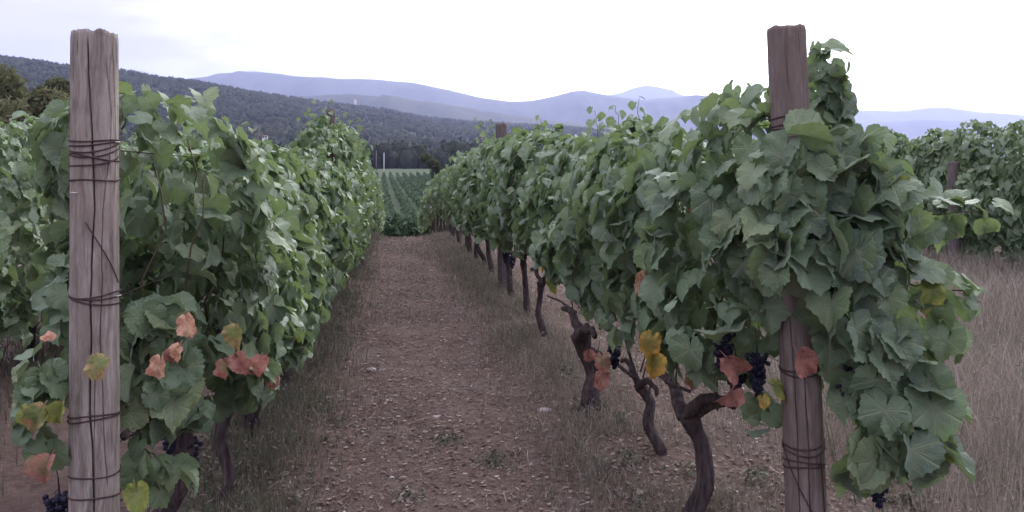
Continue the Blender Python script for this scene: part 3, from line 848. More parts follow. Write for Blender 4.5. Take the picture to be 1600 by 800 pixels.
def leaf_hi(seed):
    out = leaf_outline(44, seed, True)
    va = np.radians([-155, -108, -80, -52, -26, 0, 26, 52, 80, 108, 155])
    vr = np.array([.28, .42, .36, .52, .40, .56, .40, .52, .36, .42, .28])
    mid = np.stack([np.sin(va) * vr, np.cos(va) * vr], -1)
    vein = np.concatenate([[1.0], [.3, .8, 0, .9, 0, 1, 0, .9, 0, .8, .3], np.zeros(44)])
    oa = np.degrees(np.arctan2(out[:, 0], out[:, 1]))
    for v in (0, 52, -52, 108, -108):
        i = np.argmin(np.abs(oa - v)); vein[12 + i] = .8
    P = np.vstack([[[0, 0]], mid, out])
    F = [(0, 1 + i + 1, 1 + i) for i in range(10)]
    ma = np.degrees(va)
    # stitch ring to outline by angle
    i, j = 0, 0
    js = [q for q in range(44) if oa[q] >= -178 or True]
    order = np.argsort(oa)
    O = [12 + q for q in order]; Oa = oa[order]
    F.append((0, 1, O[0]))
    j = 0
    for i in range(11):
        nxt = ma[i + 1] if i < 10 else 999
        while j + 1 < 44 and (Oa[j + 1] <= (ma[i] + nxt) / 2 if i < 10 else True):
            F.append((1 + i, O[j + 1], O[j])); j += 1
        if i < 10: F.append((1 + i, 1 + i + 1, O[j]))
    F.append((0, O[-1], 11))
    V = shape_leaf(P, seed)
    # stalk
    r = np.random.default_rng(seed + 7)
    st = len(V)
    e = np.array([r.uniform(-.2, .2), -.75, -.25 + r.uniform(-.2, .2)])
    w = .022
    V = np.vstack([V, [[-w, 0.02, 0.0], [w, 0.02, 0.0], [w + e[0] * .5, e[1] * .5, e[2] * .3], [-w + e[0] * .5, e[1] * .5, e[2] * .3], [e[0] + w, e[1], e[2]], [e[0] - w, e[1], e[2]]]])
    F += [(st, st + 1, st + 2), (st, st + 2, st + 3), (st + 3, st + 2, st + 4), (st + 3, st + 4, st + 5)]
    vein = np.concatenate([vein, np.full(6, 1.0)])
    F = np.array(F)
    return V * .56, F, vein

def orient_up(V, F):
    n = np.cross(V[F[:, 1]] - V[F[:, 0]], V[F[:, 2]] - V[F[:, 0]])
    bad = n[:, 2] < 0
    F = F.copy(); F[bad] = F[bad][:, ::-1]
    return F
def leaf_mid(seed):
    out = leaf_outline(18, seed, False)
    P = np.vstack([[[0, .1]], out]); V = shape_leaf(P, seed)
    F = np.array([(0, 1 + i, 1 + (i + 1) % 18) for i in range(18)])
    return V * .56, orient_up(V, F), np.concatenate([[.8], np.zeros(18)])
def leaf_low(seed):
    P = np.array([(0, .05), (0, 1), (.72, .45), (.62, -.3), (0, -.12), (-.62, -.3), (-.72, .45)]); V = shape_leaf(P, seed)
    F = np.array([(0, 1 + i, 1 + (i + 1) % 6) for i in range(6)])
    return V * .58, orient_up(V, F), np.concatenate([[.8], np.zeros(6)])

NV = 12
HI = [leaf_hi(i) for i in range(NV)]
HI = [(v, orient_up(v, f), a) for v, f, a in HI]
MID = [leaf_mid(50 + i) for i in range(8)]
LOW = [leaf_low(70 + i) for i in range(6)]
HI_ME = [mesh_np('leaf', v, f, M['leaf'], {'vein': a}) for v, f, a in HI]
AUT = {}
def autumn_mesh(key, i):
    if (key, i) not in AUT:
        v, f, a = HI[i]
        r = np.random.default_rng(i + 5)
        v = v.copy(); v[:, 2] += .20 * fbm(v[:, 0] * 3 + i, v[:, 1] * 3, 0, 3) + .5 * v[:, 0] ** 2; v[:, 0] *= .75      # dried leaves are crumpled
        AUT[(key, i)] = mesh_np('leaf', v, f, M[key], {'vein': a})
    return AUT[(key, i)]

def frames(n, tip):
    """rotation matrices (columns x, y=tip, z=normal) from normals and tip directions"""
    n = n / np.linalg.norm(n, axis=1)[:, None]
    y = tip - n * (tip * n).sum(1)[:, None]
    y /= np.linalg.norm(y, axis=1)[:, None] + 1e-9
    x = np.cross(y, n)
    return np.stack([x, y, n], -1)

class Leaves:
    def __init__(self): self.P, self.N, self.T, self.S, self.C, self.V = [], [], [], [], [], []
    def add(self, P, Nn, T, S, tint, vine):
        self.P.append(P); self.N.append(Nn); self.T.append(T); self.S.append(S); self.C.append(tint); self.V.append(vine)
    def cat(self):
        return [np.concatenate(a) for a in (self.P, self.N, self.T, self.S, self.C, self.V)]
ALL = Leaves()

# vines: (row key, x, y, base x, base y)
VINES = []
def add_vine(row, x, y, bx=None, by=None, **k):
    VINES.append(dict(row=row, x=x, y=y, bx=x if bx is None else bx, by=y if by is None else by, **k)); return len(VINES) - 1
RV, LV, SV, HV = [], [], [], []
for (bpx, bpy_, hx, hy) in [(1095, 835, 1072, 640), (1036, 718, 1000, 600), (938, 650, 908, 520), (850, 534, 846, 440), (826, 500, 818, 410)]:
    b = on_ground(bpx, bpy_)
    dh = FOC * CAM_H / (bpy_ - HOR)
    hd = at(hx, hy, dh)
    RV.append(add_vine('right', b[0], b[1], b[0], b[1], head=hd, thick=1.25 if hx == 908 else (1.0 if hx == 1072 else .75)))
for y in np.arange(9.6, 32, 1.0): RV.append(add_vine('right', XR, y + random.uniform(-.12, .12)))
for y in np.arange(2.95, 32, 0.97): LV.append(add_vine('left', XL, y + random.uniform(-.1, .1)))
for y in np.arange(4.2, 17, 1.0): SV.append(add_vine('second', -3.0, y + random.uniform(-.1, .1)))
for y in np.arange(8.3, 22.5, 1.0): HV.append(add_vine('hedge', HX, y + random.uniform(-.1, .1)))
yR = np.array([VINES[i]['y'] for i in RV]); yL = np.array([VINES[i]['y'] for i in LV])
yS = np.array([VINES[i]['y'] for i in SV]); yH = np.array([VINES[i]['y'] for i in HV])

def table(x0, pts):
    q = np.array([row_sh(x0, *p) for p in pts]); q = q[np.argsort(q[:, 0])]
    return lambda s: np.interp(s, q[:, 0], q[:, 1])
topR = table(XR - .15, [(1235, 195), (1195, 165), (1150, 148), (1100, 148), (1060, 168), (1030, 190), (990, 190), (940, 188), (900, 218), (860, 208), (830, 196), (800, 222), (770, 212), (745, 228), (700, 252), (672, 264), (655, 268), (646, 270)])
botR = table(XR - .30, [(1235, 560), (1200, 560), (1100, 590), (1040, 575), (990, 545), (950, 520), (900, 485), (870, 430), (830, 400), (790, 385), (750, 368), (720, 355), (690, 345), (660, 320)])
topL = table(XL + .15, [(180, 145), (225, 147), (255, 172), (310, 172), (340, 204), (390, 230), (440, 262), (500, 262), (512, 222), (528, 192), (545, 206), (560, 240), (575, 252), (590, 252), (600, 258)])
botL = table(XL + .25, [(180, 790), (215, 770), (260, 690), (300, 665), (330, 645), (400, 605), (450, 575), (480, 520), (500, 478), (560, 402), (585, 355), (600, 312)])

def row_leaves(x0, s0, s1, top, bot, W, per_m, size, vy, vids, seed, both=1.0, drop=None, lower=.08):
    r = np.random.default_rng(seed)
    n = int(per_m * (s1 - s0))
    s = r.uniform(s0, s1, n)
    b, t_ = bot(s), top(s)
    t_ = t_ - lower + 0.15 * fbm(s * 1.9, seed, 0, 3)
    b = b + 0.10 * fbm(s * 2.2, seed + 9, 0, 3)
    t = r.random(n) ** 0.92
    h = b + t * (t_ - b)
    side = np.where(r.random(n) < 0.5, 1.0, -1.0)
    w = W * (0.72 + 0.42 * np.sin(np.pi * np.clip(t * .95 + .05, 0, 1))) * np.where(t > .9, 1 - (t - .9) * 4, 1)
    w = w + 0.12 * fbm(s * 2.4, h * 2.8, side * 3 + seed, 3)
    shell = r.random(n) < 0.72
    u = np.where(shell, side * np.maximum(w, .05) * (1 - .22 * r.random(n) ** 1.5), r.uniform(-.85, .85, n) * w)
    top_ = (t > .93)
    u = np.where(top_, r.uniform(-.8, .8, n) * w, u)
    z0 = gz(np.full(n, x0), s); z0 = np.where(s < 16, 0, z0)
    P = np.stack([x0 + u, s, z0 + h], -1)
    Nn = np.stack([np.sign(u) * np.where(top_, .3, 1.0), np.zeros(n), .55 + .40 * t + .6 * top_], -1) + r.normal(0, .55, (n, 3))
    T = np.stack([.25 * np.sign(u), np.zeros(n), -np.ones(n)], -1) + r.normal(0, .38, (n, 3))
    S = np.clip(r.normal(size, size * .3, n), size * .35, size * 1.6) * np.where(t > .9, .8, 1)
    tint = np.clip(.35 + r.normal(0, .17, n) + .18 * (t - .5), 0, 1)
    keep = fbm(s * 3.2, h * 3.2, side * 5 + seed, 2) > -.50
    if drop is not None: keep &= ~drop(P)
    vi = np.array(vids)[np.abs(s[:, None] - vy[None]).argmin(1)]
    ALL.add(P[keep], Nn[keep], T[keep], S[keep], tint[keep], vi[keep])

def inpost(P):
    return (np.hypot(P[:, 0] - RP[0], P[:, 1] - RP[1]) < .14)
zb = 0.0
gR = lambda f: (lambda s: f(s) - np.where(s < 16, 0, gz(np.full_like(s, XR), s)))
gL = lambda f: (lambda s: f(s) - np.where(s < 16, 0, gz(np.full_like(s, XL), s)))
tR = lambda s: np.where(s < 16, topR(s), 1.66); bR = lambda s: np.where(s < 16, botR(s), .75)
tL = lambda s: np.where(s < 16, topL(s), 1.70); bL = lambda s: np.where(s < 16, botL(s), .55)
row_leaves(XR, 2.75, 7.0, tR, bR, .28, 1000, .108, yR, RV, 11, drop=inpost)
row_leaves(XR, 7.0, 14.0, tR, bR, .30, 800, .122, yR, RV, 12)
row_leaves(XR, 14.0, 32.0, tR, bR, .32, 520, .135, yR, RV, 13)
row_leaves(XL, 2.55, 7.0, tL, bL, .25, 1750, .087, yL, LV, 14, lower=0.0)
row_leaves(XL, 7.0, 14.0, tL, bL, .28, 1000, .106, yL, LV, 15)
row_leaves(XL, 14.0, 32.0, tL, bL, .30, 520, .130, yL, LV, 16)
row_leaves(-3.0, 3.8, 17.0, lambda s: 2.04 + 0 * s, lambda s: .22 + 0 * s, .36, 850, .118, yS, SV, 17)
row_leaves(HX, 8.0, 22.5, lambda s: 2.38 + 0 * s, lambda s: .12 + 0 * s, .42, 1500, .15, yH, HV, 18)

# the bushy ends of the rows, hanging round the posts
def blob(px, py, depth, rx, ry, rd, n, size_px, vine, seed, up=.62):
    r = np.random.default_rng(seed)
    c = at(px, py, depth); m = depth / FOC
    d = r.normal(size=(n, 3)); d /= np.linalg.norm(d, axis=1)[:, None]
    d[:, 2] = np.where(r.random(n) < .65, -np.abs(d[:, 2]), d[:, 2])       # more on the side towards the path
    q = d * (r.random(n) ** .35)[:, None]
    P = c + RGT * (q[:, 0] * rx * m)[:, None] + UP * (q[:, 1] * ry * m)[:, None] + FWD * (q[:, 2] * rd)[:, None]
    Nn = RGT * (d[:, 0] * .55)[:, None] + UP * (.35 * d[:, 1] + up)[:, None] + FWD * (d[:, 2] * .9 - .20)[:, None] + r.normal(0, .50, (n, 3))
    T = np.tile(-UP, (n, 1)) + RGT * (d[:, 0] * .35)[:, None] + r.normal(0, .33, (n, 3))
    S = np.clip(r.normal(size_px, size_px * .28, n), size_px * .38, size_px * 1.4) * m * .84
    ALL.add(P, Nn, T, S, np.clip(.35 + r.normal(0, .18, n), 0, 1), np.full(n, vine))
R0, R1, L0 = RV[0], RV[1], LV[0]
for i, (px, py, d, rx, ry, rd, n, sp) in enumerate([
        (1235, 262, 2.60, 70, 62, .07, 26, 74), (1325, 275, 2.74, 85, 85, .16, 46, 76), (1180, 235, 2.85, 70, 75, .16, 34, 74),
        (1235, 370, 2.58, 80, 88, .08, 40, 78), (1340, 400, 2.70, 72, 100, .16, 60, 80), (1380, 330, 2.72, 46, 62, .14, 18, 70),
        (1318, 495, 2.62, 52, 62, .10, 20, 74), (1375, 580, 2.66, 68, 75, .13, 34, 76), (1400, 660, 2.64, 88, 70, .14, 40, 80),
        (1355, 705, 2.62, 45, 48, .08, 12, 84), (1165, 430, 2.84, 70, 110, .16, 46, 70), (1190, 650, 2.86, 30, 42, .08, 12, 50),
        (1440, 520, 2.78, 55, 50, .10, 16, 58), (1287, 125, 2.83, 20, 62, .05, 20, 44), (1302, 175, 2.84, 20, 50, .06, 16, 50), (1150, 330, 2.95, 60, 110, .2, 36, 70)]):
    blob(px, py, d, rx, ry, rd, int(n * .95), sp, R0, 200 + i)
for i, (px, py, d, rx, ry, rd, n, sp) in enumerate([
        (72, 590, 2.14, 42, 45, .07, 14, 60), (62, 665, 2.12, 34, 60, .06, 12, 58), (105, 470, 2.35, 30, 80, .06, 12, 55),
        (250, 520, 2.42, 62, 60, .10, 30, 60), (240, 610, 2.38, 62, 62, .10, 32, 60), (220, 700, 2.32, 28, 60, .05, 9, 58),
        (262, 745, 2.35, 34, 24, .05, 6, 56), (300, 650, 2.50, 36, 30, .05, 8, 50), (360, 610, 3.1, 40, 30, .08, 10, 46)]):
    blob(px, py, d, rx, ry, rd, int(n * 1.3), sp, L0, 300 + i)

# shoots: a cane with leaves along it
CANES = []           # (vine, path, radius)
def shoot(vine, P0, P1, nleaf, size, seed, sag=0.0, rad=.003):
    r = np.random.default_rng(seed)
    P0, P1 = np.asarray(P0, float), np.asarray(P1, float)
    t = np.linspace(0, 1, 8)[:, None]
    path = P0 + (P1 - P0) * t + UP * (sag * np.sin(np.pi * t)) + r.normal(0, .006, (8, 3))
    CANES.append((vine, path, np.linspace(rad, rad * .5, 8)))
    tt = np.linspace(.12, 1.0, nleaf)
    ax = (P1 - P0) / np.linalg.norm(P1 - P0)
    s1 = np.cross(ax, FWD); s1 /= np.linalg.norm(s1) + 1e-9
    c = np.stack([np.interp(tt, t[:, 0], path[:, k]) for k in range(3)], -1)
    alt = np.where(np.arange(nleaf) % 2 == 0, 1, -1)[:, None]
    out = s1 * alt + r.normal(0, .3, (nleaf, 3)) - FWD * .3
    S = size * np.linspace(1.05, .55, nleaf) * r.uniform(.8, 1.15, nleaf)
    P = c + out * S[:, None] * .4
    Nn = out * .5 + UP * .5 - FWD * .5 + r.normal(0, .35, (nleaf, 3))
    T = out * .7 - UP * .6 + r.normal(0, .25, (nleaf, 3))
    ALL.add(P, Nn, T, S, np.clip(.62 + r.normal(0, .14, nleaf), 0, 1), np.full(nleaf, vine))
shoot(R0, at(1275, 260, 2.80), at(1285, 70, 2.82), 15, .105, 1, rad=.004)
shoot(R0, at(1300, 250, 2.84), at(1308, 100, 2.84), 8, .105, 2)
shoot(R0, at(1380, 350, 2.74), at(1548, 332, 2.86), 17, .15, 3, .02, .004)
shoot(R0, at(1390, 440, 2.74), at(1535, 472, 2.82), 17, .14, 4, .02, .004)
shoot(R0, at(1420, 470, 2.80), at(1480, 540, 2.80), 6, .11, 41, .02)
shoot(RV[2], at(1000, 215, 4.9), at(998, 152, 4.9), 6, .10, 5); shoot(RV[2], at(935, 215, 5.6), at(930, 172, 5.6), 5, .10, 6)
shoot(RV[2], at(972, 215, 5.1), at(962, 165, 5.1), 5, .10, 7)
shoot(RV[0], at(1150, 170, 3.3), at(1156, 140, 3.3), 4, .11, 8)
shoot(RV[4], at(848, 215, 7.9), at(845, 185, 7.9), 5, .11, 81)
shoot(LV[0], at(220, 190, 2.55), at(222, 148, 2.55), 6, .095, 9); shoot(LV[0], at(195, 200, 2.45), at(192, 155, 2.45), 5, .095, 10)
shoot(LV[1], at(312, 215, 3.5), at(312, 172, 3.5), 6, .085, 11); shoot(LV[2], at(385, 230, 4.4), at(392, 196, 4.4), 5, .09, 12)
for k_, (px0, px1, yt) in enumerate([(490, 486, 160), (512, 514, 158), (500, 500, 176), (530, 535, 178), (548, 556, 186), (560, 575, 228), (480, 474, 178)]):
    shoot(LV[6], at(px0, 240, 9.1), at(px1, yt, 9.1), 8, .115, 20 + k_)
for k_, (px0, px1, yt) in enumerate([(752, 748, 186), (768, 768, 188), (775, 778, 205)]):
    shoot(RV[7], at(px0, 240, 10.6), at(px1, yt, 10.6), 7, .115, 30 + k_)
rs = random.Random(5)
for vi in LV[3:] + RV[5:] + SV:
    v = VINES[vi]
    for q in range(2):
        y = v['y'] + rs.uniform(-.45, .45)
        if v['row'] == 'left': x, tz = XL, float(tL(np.array([y]))[0])
        elif v['row'] == 'right': x, tz = XR, float(tR(np.array([y]))[0])
        elif v['row'] == 'second': x, tz = -3.0, 1.95
        else: x, tz = HX, 2.25
        z0 = 0 if y < 16 else float(gz(x, y))
        x += rs.uniform(-.15, .15)
        shoot(vi, (x, y, z0 + tz - .25), (x + rs.uniform(-.12, .12), y + rs.uniform(-.12, .12), z0 + tz + rs.uniform(-.1, .1)), 4, .10, rs.randrange(10**6))

# ------------------------------------------------------------------ build the vines
def make_vines():
    P, Nn, T, S, C, Vi = ALL.cat()
    n = len(P)
    r = np.random.default_rng(99)
    FR = frames(Nn, T)
    px, py, yc = project(P)
    # which leaves show largest: the nearest few on each small patch of the view
    vis = (px > -40) & (px < 1640) & (py > 0) & (py < 830) & (yc > .5) & (yc < 12.5)
    size_px = S * FOC / np.maximum(yc, .5)
    cell = np.clip(size_px * .42, 7, 40)
    as_obj = np.zeros(n, bool)
    cand = np.where(vis)[0]
    # coarse depth test: keep a leaf when fewer than two leaves stand clearly in front of its centre
    order = cand[np.argsort(yc[cand])]
    G = 8
    cov = np.zeros((110, 210), np.int16)
    for i in order:
        cx, cy = int((px[i] + 40) / G), int(py[i] / G)
        k = max(1, int(size_px[i] * .30 / G))
        blk = cov[max(0, cy - k):cy + k + 1, max(0, cx - k):cx + k + 1]
        if blk.size and blk.mean() < 2.6: as_obj[i] = True
        blk += 1
    names = {'right': ('in the row right of the path, %s from the dark leafy post', 'grapevines right of the path'),
             'left': ('in the row left of the path, %s from the pale weathered post', 'grapevines left of the path'),
             'second': ('in the outer row at the left edge, %s from the near end', 'grapevines of the outer left row'),
             'hedge': ('in the dark row beyond the dry meadow, %s from the near end', 'grapevines beyond the meadow')}
    count = {}
    for vi, v in enumerate(VINES):
        k = count.get(v['row'], 0); count[v['row']] = k + 1
        x, y = v['bx'], v['by']; z0 = float(gz(x, y))
        root = bpy.data.objects.new('grapevine', None); col.objects.link(root); root.location = (x, y, z0); v['root'] = root
        base = np.array([x, y, z0])
        look = {0: 'bushy', 1: 'leafy'}.get(vi % 2)
        lab = 'green grapevine ' + names[v['row']][0] % ORD[k]
        tag(root, lab, 'grapevine', names[v['row']][1])
        near = math.hypot(x, y) < 14
        # trunk and arms
        rr = np.random.default_rng(1000 + vi)
        head = np.asarray(v['head'], float) - base if 'head' in v else np.array([rr.uniform(-.1, .1), rr.uniform(-.2, .2), .72])
        th = v.get('thick', rr.uniform(.7, 1.0)) * .040
        m = 14 if near else 6
        t = np.linspace(0, 1, m)[:, None]
        path = np.array([0, 0, -.08]) + (head + [0, 0, .08]) * t
        wob = np.stack([np.interp(t[:, 0], np.linspace(0, 1, 5), np.concatenate([[0], rr.normal(0, .028, 3), [0]])) for _ in range(2)], -1)
        path[:, :2] += wob
        rad = th * (1.25 - .55 * t[:, 0] + .45 * np.exp(-((t[:, 0] - 1) / .12) ** 2) + .25 * np.exp(-(t[:, 0] / .1) ** 2))
        Vv, F = tube(path, rad, 14 if near else 7, .20, .28, vi * 1.7, 2.0)
        obj('trunk', mesh_np('trunk', Vv, F, M['bark']), root)
        for sgn in (-1, 1):
            q = 8 if near else 4
            tt = np.linspace(0, 1, q)[:, None]
            end = head + np.array([rr.uniform(-.04, .04), sgn * rr.uniform(.35, .5), rr.uniform(.06, .18)])
            pa = head - [0, 0, .03] + (end - head) * tt + np.array([0, 0, .06]) * np.sin(np.pi * tt) + rr.normal(0, .008, (q, 3))
            Vv, F = tube(pa, th * np.linspace(.75, .32, q), 9 if near else 5, .18, .2, vi + sgn, 1.0)
            obj('arm', mesh_np('arm', Vv, F, M['bark']), root)
        if math.hypot(x, y) < 9:
            for q in range(4):
                st = head + np.array([rr.uniform(-.05, .05), rr.uniform(-.45, .45), .08])
                en = st + np.array([rr.uniform(-.10, .10), rr.uniform(-.15, .15), rr.uniform(.6, 1.0)])
                tt = np.linspace(0, 1, 7)[:, None]
                pa = st + (en - st) * tt + rr.normal(0, .02, (7, 3))
                Vv, F = tube(pa, np.linspace(.0045, .0025, 7), 5)
                obj('cane', mesh_np('cane', Vv, F, M['cane']), root)
        mine = np.where(Vi == vi)[0]
        ob = mine[as_obj[mine]]
        if len(ob) > 290: ob = ob[np.argsort(-size_px[ob])[:290]]
        rest = np.setdiff1d(mine, ob)
        for i in ob:
            o = bpy.data.objects.new('leaf', HI_ME[r.integers(0, NV)])
            col.objects.link(o); o.parent = root
            m4 = Matrix(FR[i].tolist()).to_4x4() @ Matrix.Scale(float(S[i]), 4)
            m4.translation = Vector(P[i] - base)
            o.matrix_basis = m4
        if len(rest):
            tpl = MID if math.hypot(x, y) < 13 else LOW
            kk = r.integers(0, len(tpl), len(rest))
            Vs, Fs, As, Ts, off = [], [], [], [], 0
            for q, (tv, tf, ta) in enumerate(tpl):
                ii = rest[kk == q]
                if not len(ii): continue
                W = np.einsum('nij,vj->nvi', FR[ii] * S[ii, None, None], tv) + (P[ii] - base)[:, None]
                Vs.append(W.reshape(-1, 3)); Fs.append((tf[None] + (np.arange(len(ii)) * len(tv))[:, None, None] + off).reshape(-1, 3)); off += len(ii) * len(tv)
                As.append(np.tile(ta, len(ii))); Ts.append(np.repeat(C[ii], len(tv)))
            me = mesh_np('foliage', np.vstack(Vs), np.vstack(Fs), M['leafmass'], {'vein': np.concatenate(As), 'tint': np.concatenate(Ts)})
            o = obj('foliage', me, root); o['kind'] = 'stuff'
    for vi, path, rad in CANES:
        if math.hypot(path[0][0], path[0][1]) > 14: continue
        root = VINES[vi]['root']
        Vv, F = tube(path - np.array(root.location), rad, 5)
        obj('cane', mesh_np('cane', Vv, F, M['cane']), root)
    print('leaf objects', int(as_obj.sum()), 'leaves', n)
make_vines()

# turning leaves, each on its vine
def one_leaf(vine, px, py, depth, size_px, key, seed, yaw=0.0):
    r = np.random.default_rng(seed)
    root = VINES[vine]['root']; base = np.array(root.location)
    P = at(px, py, depth) + UP * size_px * .25 * depth / FOC
    Nn = (-FWD + UP * .25 + RGT * yaw + r.normal(0, .22, 3))[None]; T = (-UP + r.normal(0, .3, 3))[None]
    f = frames(Nn, T)[0]
    o = bpy.data.objects.new('leaf', autumn_mesh(key, int(r.integers(0, NV)))); col.objects.link(o); o.parent = root
    m4 = Matrix(f.tolist()).to_4x4() @ Matrix.Scale(float(size_px * depth / FOC), 4); m4.translation = Vector(P - base)
    o.matrix_basis = m4
    o['label'] = {'peach': 'dried peach coloured leaf', 'orange': 'orange yellow leaf', 'pink': 'withered pink leaf', 'red': 'red leaf', 'yellow': 'yellowing leaf', 'turning': 'green leaf turning red'}[key]
for i, a in enumerate([
        (L0, 294, 516, 2.24, 46, 'peach'), (L0, 279, 555, 2.25, 34, 'peach'), (L0, 252, 580, 2.22, 46, 'peach'), (L0, 268, 560, 2.27, 30, 'pink'),
        (L0, 157, 582, 2.05, 48, 'turning'), (L0, 62, 660, 2.03, 52, 'turning'), (L0, 75, 740, 2.03, 54, 'red'), (L0, 75, 533, 2.08, 26, 'peach'),
        (L0, 216, 785, 2.15, 54, 'yellow'), (L0, 45, 655, 2.05, 40, 'yellow'), (L0, 95, 650, 2.05, 44, 'yellow'),
        (L0, 370, 532, 2.45, 46, 'turning'), (L0, 374, 575, 2.45, 46, 'pink'), (L0, 408, 577, 2.5, 40, 'pink'), (L0, 352, 582, 2.45, 38, 'red'), (LV[1], 470, 528, 3.3, 26, 'yellow'), (LV[1], 425, 600, 2.8, 30, 'pink'),
        (R1, 1008, 455, 3.38, 48, 'peach'), (R1, 1018, 545, 3.32, 50, 'orange'), (R1, 1020, 578, 3.3, 46, 'orange'), (R0, 1080, 325, 3.05, 24, 'peach'),
        (R0, 1250, 572, 2.60, 60, 'pink'), (R0, 1142, 580, 2.75, 64, 'pink'), (R0, 1140, 625, 2.78, 50, 'pink'), (R0, 1192, 632, 2.72, 26, 'orange'), (R0, 1084, 600, 3.2, 34, 'red'),
        (RV[2], 942, 572, 4.3, 36, 'red'), (RV[2], 940, 600, 4.3, 36, 'pink'), (RV[2], 920, 560, 4.7, 26, 'pink'), (RV[3], 845, 418, 5.9, 26, 'orange'), (RV[3], 864, 426, 5.9, 28, 'peach'), (RV[3], 866, 450, 5.9, 30, 'yellow'),
        (R0, 1450, 470, 2.70, 60, 'yellow'), (R0, 1400, 300, 2.64, 40, 'yellow'), (R0, 1210, 620, 2.72, 46, 'yellow'), (R0, 1460, 712, 2.60, 60, 'yellow')]):
    one_leaf(*a, key if False else 500 + i)

# grape bunches
def bunch(seed):
    r = np.random.default_rng(seed)
    V0 = np.array([(0, 0, 1)] + [(math.cos(a) * s, math.sin(a) * s, c) for (c, s, o) in ((.5, .866, 0), (-.5, .866, .5)) for a in [(i + o) * 2 * math.pi / 7 for i in range(7)]] + [(0, 0, -1)])
    F0 = [(0, 1 + i, 1 + (i + 1) % 7) for i in range(7)]
    for i in range(7):
        a, b = 1 + i, 1 + (i + 1) % 7
        F0 += [(a, a + 7, b), (b, a + 7, b + 7)]
    F0 += [(15, 8 + (i + 1) % 7, 8 + i) for i in range(7)]
    F0 = np.array(F0); parts = []
    for k in range(120):
        t = r.random() ** 1.25; w = .036 * (1 - t) ** .55 + .005
        a = r.random() * 6.28; rr = w * math.sqrt(r.random())
        parts.append((V0 * r.uniform(.0075, .0100) + [math.cos(a) * rr, math.sin(a) * rr, -t * .14], F0))
    parts.append(tube([(0, 0, .032), (0, 0, -.03), (0, 0, -.14)], [.0025, .006, .003], 5))
    V, F = join(parts)
    return mesh_np('grape_bunch', V, F, M['grape'])
BU = [bunch(i) for i in range(4)]
STEM = mesh_np('stem', *tube([(0, 0, .03), (.004, 0, .06), (.015, .004, .09)], [.0024, .002, .0022], 5), M['cane'])
for i, (vi, px, py, d) in enumerate([(R0, 1130, 520, 2.86), (R0, 1183, 555, 2.80), (R0, 1150, 570, 2.92), (R0, 1320, 570, 2.66), (R0, 1315, 545, 2.78), (R0, 1372, 725, 2.66), (R1, 1048, 405, 3.72), (R0, 1200, 385, 2.78),
                                     (R1, 1075, 520, 3.5), (R1, 960, 535, 4.3), (RV[2], 935, 555, 4.9), (L0, 265, 640, 2.6), (L0, 295, 690, 2.7), (L0, 92, 775, 2.3), (LV[1], 395, 560, 3.2), (LV[2], 430, 555, 4.0), (RV[3], 800, 395, 7.4), (RV[4], 790, 392, 8.8), (LV[3], 470, 500, 5.0)]):
    root = VINES[vi]['root']
    o = obj('grape_bunch', BU[i % 4], root); obj('stem', STEM, o); o.location = Vector(at(px, py, d) - np.array(root.location)); o.rotation_euler = (0, 0, i * 1.3)
# the low dark arm and canes under the right-hand vines
for vi, pts, rad in [(R0, [(1085, 650, 3.5), (1110, 632, 3.35), (1140, 625, 3.2), (1180, 628, 3.0)], .026),
                     (R1, [(925, 545, 4.9), (960, 565, 4.6), (990, 590, 4.4)], .012), (R0, [(1078, 612, 3.5), (1050, 600, 3.6), (1025, 585, 3.7)], .007),
                     (RV[3], [(900, 488, 6.2), (875, 470, 6.6), (855, 462, 7.0)], .010), (R1, [(1000, 600, 4.2), (985, 560, 4.2), (975, 520, 4.2)], .008)]:
    root = VINES[vi]['root']
    Pp = np.array([at(*p) for p in pts]); tt = np.linspace(0, len(pts) - 1, 12)
    Pp = np.stack([np.interp(tt, np.arange(len(pts)), Pp[:, k]) for k in range(3)], -1) - np.array(root.location)
    V, F = tube(Pp, np.linspace(rad, rad * .7, 12), 9, .18, .2, rad * 900)
    obj('arm', mesh_np('arm', V, F, M['bark']), root)

